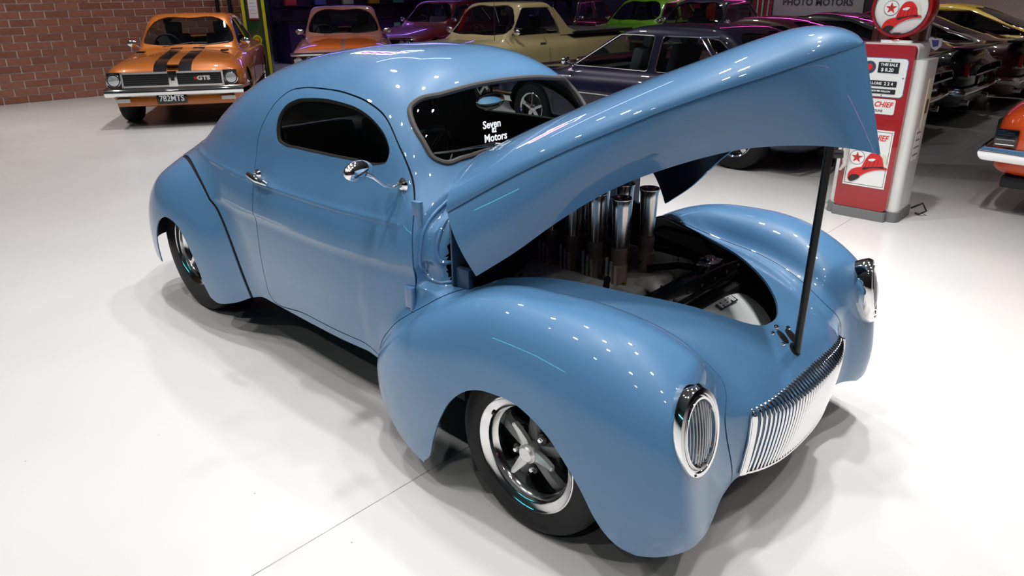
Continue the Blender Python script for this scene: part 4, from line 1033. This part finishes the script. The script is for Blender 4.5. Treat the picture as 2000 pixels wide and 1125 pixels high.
    gv, gt = clip(V, T, np.where(m, d, .05)); shell('rear_screen', gv, gt, fn, G.glass, car, th=0, off=-.008, mirror='join')
    V, T = clip(V, T, np.where(m, -d, -.05))
    def lx(z, f): a = (z-G.bon)/(G.roof-G.bon) if f else (z-G.boot)/(G.roof-G.boot); return (G.xc+(G.xrf-G.xc)*a) if f else (G.xb+(G.xrr-G.xb)*a)
    zb, zt = G.belt+.035, G.roof-.085
    xm = (G.xrf+G.xrr)/2 if G.windows != 'one' else None
    polys = []
    A0, A1 = lx(zb, 1)-.14, lx(zt, 1)-.10; B0, B1 = lx(zb, 0)+.20, lx(zt, 0)+.16
    if G.windows == 'two':
        xm = (A1+B1)/2-.03
        polys = [[(A0, zb), (A1, zt), (xm+.05, zt), (xm+.05, zb)], [(xm-.05, zb), (xm-.05, zt), (B1, zt), (B0+.04, zb)]]
    elif G.windows == 'three':
        xm = (A1+B1)/2+.10
        polys = [[(A0, zb), (A1, zt), (xm+.05, zt), (xm+.05, zb)], [(xm-.05, zb), (xm-.05, zt), (B1+.22, zt), (B0+.30, zb)], [(B0+.24, zb), (B1+.16, zt), (B1, zt-.02), (B0+.02, zb+.04)]]
    else:
        polys = [[(A0, zb), (A1, zt), (B1, zt), (B0, zb)]]
    rims = []
    for pg in polys:
        pl_ = np.array(pg, float); c0 = pl_.mean(0)
        den = []
        for i in range(len(pl_)):
            a, b, c = pl_[i-1], pl_[i], pl_[(i+1) % len(pl_)]; ra = .035
            p0 = b+(a-b)/np.linalg.norm(a-b)*ra; p1 = b+(c-b)/np.linalg.norm(c-b)*ra
            for q in np.linspace(0, 1, 5): den.append((1-q)**2*p0+2*q*(1-q)*b+q*q*p1)
        d = polydist(V[:, [0, 2]], np.array(den)); m = (-V[:, 1] > .4)
        gv, gt = clip(V, T, np.where(m, d, .05))
        for mi in (None, 'flip'): shell('side_window', gv, gt, fn, G.glass, car, th=0, off=-.008, mirror=mi)
        if len(gv):
            pts = []
            for x, z in np.array(den)[::1]:
                j = np.argmin((gv[:, 0]-x)**2+(gv[:, 2]-z)**2); pts.append((x, gv[j, 1]-.001, z))
            rims.append(pts)
        V, T = clip(V, T, np.where(m, -d, -.05))
    for pts in rims:
        for s in (1, -1): MB().tube([(a, b*s, c) for a, b, c in pts], .007, 5, True).build('window_trim', CHROME if g.get('chrome', True) else BLACK, car)
    body_mat = col if not isinstance(col, tuple) else paint(name+'_paint', col)
    shell('body', V, T, fn, body_mat, car, th=.02, mirror='join', inner=UNDER)
    for st in g.get('stripes', ()):
        y0, y1, x0, x1, sm = st
        sv, stt = clip(V, T, np.abs(-V[:, 1]-(y0+y1)/2)-(y1-y0)/2)
        sv, stt = clip(sv, stt, np.abs(sv[:, 0]-(x0+x1)/2)-(x1-x0)/2)
        nn = unit(grad(fn, sv)); sv, stt = clip(sv, stt, .45-nn[:, 2])
        for mi in (None, 'flip'): shell('bonnet_stripe', sv, stt, fn, sm, car, th=0, off=.0025, mirror=mi)
    for s in (-1, 1):
        for xa in (G.ax, -G.ax): car_wheel(car, xa, s*(G.hw-.035), G.R, .22, s, G.rl, G.wheel)
        # door shut lines, handle, mirror
        def sy(x, z):
            a, b = .2, 1.1
            for _ in range(22):
                mm = (a+b)/2
                if fn(np.array([[x, mm, z]]))[0] < 0: a = mm
                else: b = mm
            return a
        for xd in (G.xc-.06, (lx(zb, 1)+lx(zb, 0))/2-.10):
            MB().tube([(xd, s*(sy(xd, z)+.001), z) for z in np.linspace(G.base+.10, G.belt-.01, 8)], .004, 4).build('door_gap', BLACK, car)
        xd = (lx(zb, 1)+lx(zb, 0))/2+.02; yy = sy(xd, G.belt-.11)
        MB().box(xd-.07, xd+.07, s*yy-.012, s*yy+.022*s if s > 0 else s*yy+.012, G.belt-.12, G.belt-.09, .004).build('door_handle', CHROME, car)
        xm_ = G.xc-.22; yy = sy(xm_, G.belt)
        mo = MB().tube([(xm_, s*(yy-.02), G.belt+.01), (xm_+.02, s*(yy+.05), G.belt+.06)], .010, 6).build('mirror_stem', CHROME, car)
        MB().sphere((xm_+.02, s*(yy+.09), G.belt+.085), (.035, .075, .05), 14, 8).build('mirror_head', CHROME if g.get('chrome', True) else body_mat, mo)
        MB().box(G.xc-.75, G.xc-.30-.0, s*.36-.24, s*.36+.24, .42, .56, .03).build('seat_cushion', g.get('seat', SEAT), car)
        Mx = Matrix.Translation((G.xc-.95, s*.36, .52)) @ Matrix.Rotation(math.radians(-14), 4, 'Y')
        MB().box(-.07, .07, -.24, .24, 0, .56, .04, Mx).build('seat_back', g.get('seat', SEAT), car)
        MB().box(-.05, .05, -.12, .12, .57, .74, .03, Mx).build('headrest', g.get('seat', SEAT), car)
        for z0 in (.40,):
            pts = [(x, s*(sy(x, z0+.18)+.003), z0+.18) for x in np.linspace(G.xr+.25, G.xf-.2, 14) if abs(abs(x)-G.ax) > G.R+.07]
            if g.get('sidetrim'):
                lo = [p for p in pts if -G.ax < p[0] < G.ax]
                MB().tube(lo, .008, 5).build('side_moulding', CHROME, car)
    MB().box(G.xc-.35, G.xc-.02, -.60, .60, .62, G.bon-.0, .03).build('dashboard', DASH, car)
    MB().tube([(G.xc-.48+.05*math.sin(2*PI*q/24), -.36+.18*math.cos(2*PI*q/24), G.bon+.02+.17*math.sin(2*PI*q/24)) for q in range(24)], .012, 6, True).build('steering_wheel', DASH, car)
    MB().box(G.xr+.25, G.xf-.25, -G.hw+.25, G.hw-.25, G.base, .34).build('floor_pan', UNDER, car)
    MB().box(G.xb-.05 if G.xb > G.xr+.4 else G.xr+.3, G.xb+.35, -.58, .58, .36, G.boot-.06, .03).build('rear_bench', g.get('seat', SEAT), car)
    for s in (-1, 1):
        for xa in (G.ax, -G.ax): MB().box(xa-.38, xa+.38, s*(G.hw-.30)-.01, s*(G.hw-.30)+.01, .22, .70).build('wheel_well', UNDER, car)
    def fx(y, z, s=1):
        a, b = 0., 3.
        for _ in range(24):
            mm = (a+b)/2
            if fn(np.array([[s*mm, y, z]]))[0] < 0: a = mm
            else: b = mm
        return s*a
    # wipers
    for y in (-.35, .15):
        MB().tube([(G.xc-.045, y, G.bon+.035), (G.xc-.11, y+.42, G.bon+.085)], .006, 5).build('wiper', STEELDARK, car)
    if G.front: G.front(car, G, fx)
    if G.rear: G.rear(car, G, fx)
    return car
def bumper(car, G, fx, s, z, h, out=.06, m=CHROME, wrap=.45, hwf=1.0):
    W = G.hw*hwf; xe = (G.xf if s > 0 else G.xr); V = []; F = []
    pts = [(xe-s*wrap, W+.015)]+[(xe+s*(out-.035*abs(q)**3), W*q) for q in np.linspace(.97, -.97, 17)]+[(xe-s*wrap, -W-.015)]
    for a, b in pts:
        for dz, d in ((-h/2, -.02), (-h*.30, .004), (0, .014), (h*.30, .004), (h/2, -.02)):
            V.append((a+s*d, b, z+dz))
    for i in range(len(pts)-1):
        for j in range(4): F.append((i*5+j, (i+1)*5+j, (i+1)*5+j+1, i*5+j+1))
    o = MB().add(V, F).build('bumper', m, car, angle=60)
    md = o.modifiers.new('thick', 'SOLIDIFY'); md.thickness = .012; md.offset = -1
    return o
def lamp_round(car, x, y, z, r, m=LAMPGLASS):
    b = MB().lathe([(r+.012, .0), (r+.012, .02), (r+.004, .026), (r, .020)], 28, 'x', (x, y, z)).build('headlamp_rim', CHROME, car)
    MB().lathe([(r, .016), (r*.7, .030), (r*.35, .036), (.001, .038)], 28, 'x', (x, y, z)).build('headlamp', m, b)
def plate_text(car, x, y, z, txt, s=1, bg=None, fg=None):
    p = MB().box(x-.006, x+.006, y-.186, y+.186, z-.067, z+.067, .003).build('number_plate', bg or BLACKGLOSS, car)
    text_mesh(txt, .105, 'plate_number', fg or WHITE, p, frame((x+s*.0075, y, z), (0, s, 0), (0, 0, 1)), .0008, bold=.002, sx=.88)

# ---- orange striped coupe, front view
def front_monaro(car, G, fx):
    x = G.xf
    gr = MB().box(x-.06, x+.012, -.80, .80, .525, .715, .006).build('grille_recess', BLACK, car)
    fr = MB()
    for z in (.535, .705): fr.box(x-.0, x+.022, -.62, .62, z-.012, z+.012)
    fr.build('grille_frame', POLISH, gr)
    for y in (-.62, .62): MB().box(x, x+.022, y-.012, y+.012, .525, .715).build('grille_frame_end', POLISH, gr)
    for k in range(6): MB().box(x+.004, x+.014, -.60, .60, .555+.026*k, .560+.026*k).build('grille_slat', mat('grille_slat_grey', (.06, .06, .06), .4), gr)
    MB().box(x, x+.03, -.055, .055, .525, .72, .004).build('grille_crest', POLISH, gr)
    MB().box(x+.03, x+.034, -.022, .022, .60, .655).build('crest_emblem', BLACK, gr)
    text_mesh('GTS', .07, 'grille_badge', CHROME, gr, frame((x+.016, .38, .622), (0, 1, 0), (0, 0, 1)), .003, bold=.004, sx=1.3)
    MB().box(x+.012, x+.018, .26, .32, .605, .64).build('badge_red', HATRED, gr)
    for s in (-1, 1):
        lamp_round(car, x-.01, s*.725, .62, .078)
        MB().box(x-.02, x+.03, s*.66-.09, s*.66+.09, .335, .385, .006).build('indicator', mat('indicator_lens', (.55, .52, .48), .2, coat=.5), car)
        MB().box(1.05, 1.17, s*.56-.05, s*.56+.05, G.bon-.012, G.bon+.008).build('bonnet_vent', BLACK, car)
    bumper(car, G, fx, 1, .465, .105)
    MB().box(x-.10, x+.01, -.74, .74, .28, .40, .03).build('front_valance', car.children[[c.name.split('.')[0] for c in car.children].index('body')].data.materials[0], car)
    plate_text(car, x+.045, -.05, .375, '782MTS')
    MB().box(G.xc+.0, G.xf-.04, -.08, .08, G.bonf-.02, G.bonf-.01).build('bonnet_ridge', BLACK, car)
ORANGE = paint('copper_orange', (.42, .115, .008), .25); STRIPE = mat('stripe_black', (.008, .008, .010), .2, coat=1.)
make_car('muscle_coupe', 'orange coupe with twin black bonnet stripes parked by the brick wall', (-10.50, 3.14, 0), math.atan2(-.557, .831), ORANGE, hw=.89, xf=2.12, xr=-2.05, bon=.90, bonf=.80, belt=.90, boot=.92, bootr=.86, roof=1.37, xc=.72, xrf=.15, xrr=-.70, xb=-1.75, gw=.72, gtop=.57, base=.27, windows='one',
         stripes=((.075, .235, .70, 2.10, STRIPE),), front=front_monaro)
# ---- rose copper coupe with orange bonnet panels
def front_quad(car, G, fx):
    x = G.xf
    MB().box(x-.05, x+.012, -.82, .82, .50, .68, .006).build('grille_recess', BLACK, car)
    for s in (-1, 1):
        for y in (.72, .55): lamp_round(car, x-.005, s*y, .59, .068)
    MB().box(x-.02, x+.03, -.84, .84, .69, .74, .01).build('nose_strip', POLISH, car)
    bumper(car, G, fx, 1, .43, .11)
make_car('copper_coupe', 'rose copper coupe with broad orange bonnet panels behind the blue roof', (-11.05, 6.30, 0), math.radians(-36), (.36, .145, .105), hw=.87, xf=2.15, xr=-1.95, bon=.90, bonf=.80, belt=.90, boot=.92, roof=1.40, xc=.72, xrf=.15, xrr=-.70, xb=-1.6, gw=.71, gtop=.57, windows='one',
         stripes=((.035, .56, .74, 2.02, paint('bonnet_orange', (.62, .13, .006))),), front=front_quad)
# ---- cream utility
CREAMP = paint('ute_cream', (.50, .42, .20))
def rear_ute(car, G, fx):
    pass
def make_ute():
    car = make_car('utility_pickup', 'cream utility pickup with black tray cover parked behind the blue coupe', (-7.7, 7.35, 0), math.radians(-92), CREAMP, hw=.90, xf=2.2, xr=-2.45, bon=.93, bonf=.84, belt=.95, boot=.95, bootr=.95, roof=1.47, xc=.86, xrf=.38, xrr=-.35, xb=-.72, gw=.74, gtop=.62, windows='one', front=front_quad, seat=DASH)
    MB().box(-2.36, -.76, -.78, .78, .945, .985, .012).build('tray_cover', mat('tray_vinyl', (.05, .048, .05), .6), car)
    for s in (-1, 1): MB().box(-2.38, -.74, s*.80-.012, s*.80+.012, .94, .992, .005).build('tray_rail', BLACK, car)
    for s in (-1, 1):   # swept pillar behind the cab
        pg = [(-.38, 1.38, .63), (-.52, 1.24, .66), (-.68, 1.06, .70), (-.98, .95, .74), (-.45, .95, .74)]
        MB().add([(a, s*(c-.05), b) for a, b, c in pg]+[(a, s*(c+.012), b) for a, b, c in pg], [(0, 1, 2, 3, 4), (9, 8, 7, 6, 5)]+[(i, (i+1) % 5, 5+(i+1) % 5, 5+i) for i in range(5)]).build('cab_sail', CREAMP, car)
    MB().tube([(1.05, .72, .93), (1.05, .72, 1.75)], [.006, .003], 6).build('aerial', STEELDARK, car)
    MB().prism([(.60, 1.02), (.66, 1.02), (.48, 1.36), (.34, 1.36)], -.60, -.595, 'y').build('screen_sticker', HATRED, car)
make_ute()
# ---- dark blue sedan alongside
def rear_plain(car, G, fx):
    for s in (-1, 1): MB().box(G.xr-.01, G.xr+.05, s*.58-.20, s*.58+.20, .62, .74, .008).build('tail_lamp', REDLENS, car)
    bumper(car, G, fx, -1, .45, .12)
make_car('blue_sedan', 'dark navy sedan with chrome window trim directly behind the blue coupe', (-3.33, 5.35, 0), math.radians(177), (.004, .005, .034), hw=.86, xr=-2.08, xf=2.15, ax=1.40, bon=.80, bonf=.72, belt=.815, boot=.85, bootr=.80, roof=1.29, xc=1.06, xrf=.18, xrr=-1.05, xb=-1.65, gw=.72, gtop=.56, windows='three', R=.31, sidetrim=1, front=front_quad, rear=rear_plain)
# ---- coupes in the right-hand row, tails toward the aisle
def rear_row(car, G, fx):
    for s in (-1, 1):
        for q in range(3): MB().box(G.xr-.012, G.xr+.04, s*(.42+.13*q)-.05, s*(.42+.13*q)+.05, .60, .76, .006).build('tail_lamp', REDLENS, car)
    bumper(car, G, fx, -1, .42, .10, m=BLACKGLOSS if G.end == 8 else CHROME)
    MB().box(G.xr-.02, G.xr+.22, -.78, .78, G.bootr+.02, G.bootr+.05, .01).build('tail_spoiler', BLACKGLOSS, car)
    plate_text(car, G.xr-.012, 0, .52, 'MUSCLE' if False else '1970', -1)
    for s in (-1, 1): MB().tube([(G.xr-.03, s*.5, .27), (G.xr+.25, s*.5, .27)], .035, 10).build('exhaust_tip', CHROME, car)
fast = dict(hw=.84, xf=2.25, xr=-2.25, bon=.86, bonf=.76, belt=.88, boot=.93, bootr=.90, roof=1.31, xc=.62, xrf=.0, xrr=-.55, xb=-1.75, gw=.67, gtop=.52, windows='one', front=front_quad, rear=rear_row, glass=glass('dark_row_glass', (.5, .5, .52), .35), grp='coupes in the right-hand row')
make_car('maroon_fastback', 'deep maroon fastback coupe behind the fuel pump, tail toward the aisle', (-3.35, 7.40, 0), math.radians(180), (.085, .006, .014), **fast)
make_car('green_fastback', 'near-black green fastback coupe between the maroon and dark red ones', (-3.2, 9.15, 0), math.radians(180), (.004, .022, .016), **fast)
make_car('red_fastback', 'dark red fastback coupe in front of the yellow one', (-2.95, 10.9, 0), math.radians(180), (.075, .004, .006), **fast)
make_car('yellow_fastback', 'bright yellow fastback coupe beside the right-hand brick wall', (-2.55, 12.65, 0), math.radians(180), (.62, .40, .006), **{**fast, 'roof': 1.36})
# ---- orange nose at the right edge
def front_orange(car, G, fx):
    x = G.xf
    MB().box(x-.06, x+.012, -.52, .52, .53, .69, .006).build('grille_recess', BLACK, car)
    for s in (-1, 1):
        MB().box(x-.20, x-.05, s*(G.hw-.025)-.02, s*(G.hw-.025)+.02, .54, .67, .006).build('corner_lamp', BLACKGLOSS, car)
        for q in range(3): MB().box(x-.185, x-.065, s*(G.hw-.018)-.018, s*(G.hw-.018)+.018, .555+.036*q, .562+.036*q).build('corner_louvre', CHROME, car)
        MB().box(x-.75, x-.42, s*(G.hw+.0)-.01, s*(G.hw+.0)+.01, .585, .605).build('flank_strip', WHITE, car)
    bumper(car, G, fx, 1, .475, .10, wrap=.30)
    MB().box(x-.60, x-.14, -.80, .80, .22, .31, .02).build('front_spoiler', BLACK, car)
make_car('orange_sedan', 'bright orange car nose with wrap chrome bumper at the right edge', (2.30, 5.18, 0), math.radians(180), (.80, .085, .006), hw=.88, xf=2.15, base=.30, bon=.90, bonf=.87, wf=.975, front=front_orange, rear=rear_plain)
# ---- cars at the back of the hall
make_car('maroon_sedan', 'maroon sedan with pale seats half hidden by the cream pickup', (-12.6, 10.2, 0), math.radians(-80), (.14, .012, .02), roof=1.42, bon=.92, belt=.94, front=front_quad, seat=mat('pale_seat', (.45, .40, .38), .8), grp='cars at the back of the hall', h=.045)
make_car('lime_coupe', 'lime green coupe facing out at the back of the hall', (-8.75, 13.2, 0), math.radians(-90), (.14, .38, .012), roof=1.42, bon=.93, belt=.93, front=front_quad, grp='cars at the back of the hall', h=.045)
make_car('purple_coupe', 'dark violet coupe with pink neon reflections behind the navy sedan', (-6.75, 12.3, 0), math.radians(-90), (.014, .008, .045), roof=1.42, bon=.92, belt=.93, windows='one', front=front_quad, grp='cars at the back of the hall', h=.045)
make_car('black_coupe', 'black hardtop with red window edges behind the cream pickup cab', (-10.75, 12.6, 0), math.radians(-90), (.02, .004, .005), xf=1.65, xr=-1.65, ax=1.02, hw=.82, xb=-1.2, xc=.6, roof=1.45, bon=.92, belt=.94, front=front_quad, grp='cars at the back of the hall', h=.045)
make_car('violet_wagon', 'navy car in shade behind the green fuel pump', (-12.0, 8.15, 0), math.radians(-20), (.012, .012, .05), roof=1.40, bon=.92, belt=.94, xr=-1.2, xb=-1.1, ax=1.0, xf=1.9, front=front_quad, grp='cars at the back of the hall', h=.045) if False else None
# ================================================================== signs and neon at the back
def neon(name, pts, col, st, r, label, cat='neon tube', closed=False, grp=None):
    m = mat('neon_'+name, (.02, .02, .02), .4, emit=col, estr=st)
    o = MB().tube(pts, r, 8, closed).build(name, m, None); tag(o, label, cat, grp); return o
neon('neon_tube_pink', [(-8.6, 16.4, 3.1), (-3.4, 16.4, 3.1)], (1.0, .10, .55), 14, .03, 'long pink neon tube high on the back wall')
neon('neon_tube_blue', [(-16.2, 14.5, 3.0), (-16.2, 6.5, 3.0)], (.25, .15, 1.0), 22, .03, 'long violet blue neon tube above the left wall')
arr = [(-1.0, .30), (.30, .30), (.30, .55), (1.0, 0), (.30, -.55), (.30, -.30), (-1.0, -.30), (-.72, 0)]
ax_ = Vector((.63, .78, 0)); a0 = Vector((-8.15, 4.6, 4.35))
sg = empty('neon_arrow_sign', a0); tag(sg, 'white neon arrow with red strokes hung from the ceiling above the parked cars', 'neon sign')
MB().tube([ax_*p[0]+Vector((0, 0, p[1])) for p in arr], .03, 8, True).build('arrow_tube', mat('neon_arrow_white', (.02, .02, .02), .4, emit=(.75, .85, 1.0), estr=30), sg)
for k in range(6): MB().tube([ax_*(-.60+.19*k)+Vector((0, 0, -.17)), ax_*(-.60+.19*k)+Vector((0, 0, .17))], .035, 8).build('red_stroke', mat('neon_arrow_red', (.02, .02, .02), .4, emit=(1, .06, .18), estr=22), sg)
for q in (-.7, .7): MB().tube([ax_*q+Vector((0, 0, .3)), ax_*q+Vector((0, 0, .84))], .008, 6).build('hanger', STEELDARK, sg)
neon('neon_tube_white', [(-5.6, 1.7, 4.3), (-4.0, 3.45, 4.5)], (.55, .65, 1.0), 14, .035, 'pale blue neon tube hung over the aisle behind the blue coupe')
neon('neon_tube_cyan', [(-9.5, -10.8, 2.6), (-4.0, -10.8, 2.6)], (.1, .8, .9), 22, .03, 'cyan neon tube on the wall behind the camera')
neon('neon_tube_magenta', [(11.8, -7.0, 2.8), (11.8, -1.5, 2.8)], (1, .15, .6), 6, .03, 'magenta neon tube along the right side wall')
# striped banner, sign board and shutter on the dark back wall
sh = empty('roller_shutter', (-8.6, 16.62, 0)); tag(sh, 'grey slatted roller shutter on the back wall behind the violet coupe', 'shutter')
slm = mat('shutter_grey', (.16, .16, .17), .5, .4)
for k in range(24): MB().box(-1.5, 1.5, -.02, .02+.012, .02+.11*k, .118+.11*k, .01).build('slat', slm, sh)
ban = empty('striped_banner', (-7.05, 15.45, 0)); tag(ban, 'red and white striped flag hanging before the roller shutter', 'flag')
for k in range(7): MB().tube([(-.21+.07*k, .02*math.sin(k*2.), .9), (-.21+.07*k+.01, .03*math.sin(k*1.7), 2.2)], .036, 8, ry=.012).build('banner_stripe', HATRED if k % 2 == 0 else WHITE, ban)
MB().tube([(-.30, 0, 2.22), (.30, 0, 2.22)], .015, 8).build('banner_pole', STEELDARK, ban)
MB().tube([(-.30, 0, 0), (-.30, 0, 2.3)], .02, 8).build('banner_post', BLACK, ban)
bo = empty('sign_board', (-5.95, 15.95, 0)); tag(bo, 'pale sign board with grey lettering beneath a poster row on the back wall', 'sign')
MB().box(-1.05, 1.05, -.02, .02, 1.00, 1.52, .004).build('board', mat('board_grey', (.62, .61, .64), .6), bo)
text_mesh('PHOTO MOTORS', .21, 'board_lettering', mat('board_ink', (.10, .10, .13), .6), bo, frame((0, -.024, 1.30), (1, 0, 0), (0, 0, 1)), .002, bold=.006)
for k in range(4):
    MB().box(-1.0+.52*k, -.56+.52*k, -.025, .02, 1.56, 2.05, .004).build('poster_sheet', mat('poster_%d' % k, [(.45, .20, .18), (.50, .48, .50), (.35, .12, .14), (.48, .44, .40)][k], .6), bo)
MB().box(-1.06, 1.06, .02, .05, 0, 2.1).build('board_frame', STEELDARK, bo)
rp = empty('red_partition', (-9.3, 15.9, 0)); tag(rp, 'plain red partition panel behind the lime green coupe', 'partition')
MB().box(-.75, .75, -.04, .04, .05, 2.0, .01).build('panel', mat('partition_red', (.50, .03, .02), .5), rp)
for s in (-1, 1): MB().box(s*.7-.03, s*.7+.03, -.25, .25, 0, .05, .01).build('panel_foot', STEELDARK, rp)
ct = empty('bar_counter', (-15.7, 10.3, 0), math.radians(90)); tag(ct, 'violet lit counter with shelves on the wall left of the maroon sedan', 'counter')
CM = mat('counter_purple', (.035, .02, .10), .4)
MB().box(-2.6, 2.6, -.3, .3, 0, .95, .01).build('counter_body', CM, ct); MB().box(-2.7, 2.7, -.38, .34, .95, 1.0, .01).build('counter_top', BLACKGLOSS, ct)
for k in range(3): MB().box(-2.6, 2.6, .26, .32, 1.30+.26*k, 1.335+.26*k, .004).build('shelf', CM, ct)
MB().box(-2.65, 2.65, .32, .36, 0, 2.3).build('back_panel', mat('counter_back', (.02, .015, .05), .5), ct)
for x, c in ((-1.6, (.25, .45, .45)), (-.3, (.10, .30, .30)), (.7, (.20, .40, .42)), (1.8, (.12, .28, .30))):
    MB().box(x-.10, x+.10, -.325, -.295, .10, .85, .004).build('counter_panel', mat('panel_teal_%.1f' % x, c, .3), ct)
for k, (nm, c, lab) in enumerate((('red', (.55, .05, .08), 'red box on the violet shelves behind the copper coupe'), ('blue', (.08, .12, .5), 'blue box on the violet shelves behind the copper coupe'), ('grey', (.5, .48, .48), 'pale grey box on the violet shelves at the back'),
                              ('orange', (.6, .30, .03), 'orange box on the violet shelves at the back'), ('teal', (.1, .4, .4), 'teal box on the violet shelves at the back'))):
    x = -2.2+.85*k
    o = MB().box(x-.16, x+.16, .14, .24, 0, .20, .006).build('collectable_box', mat('box_'+nm, c, .5), None)
    o.matrix_world = Matrix.Translation((-15.7, 10.3, 1.336)) @ Matrix.Rotation(math.radians(90), 4, 'Z')
    tag(o, lab, 'box', 'boxes on the violet shelves')
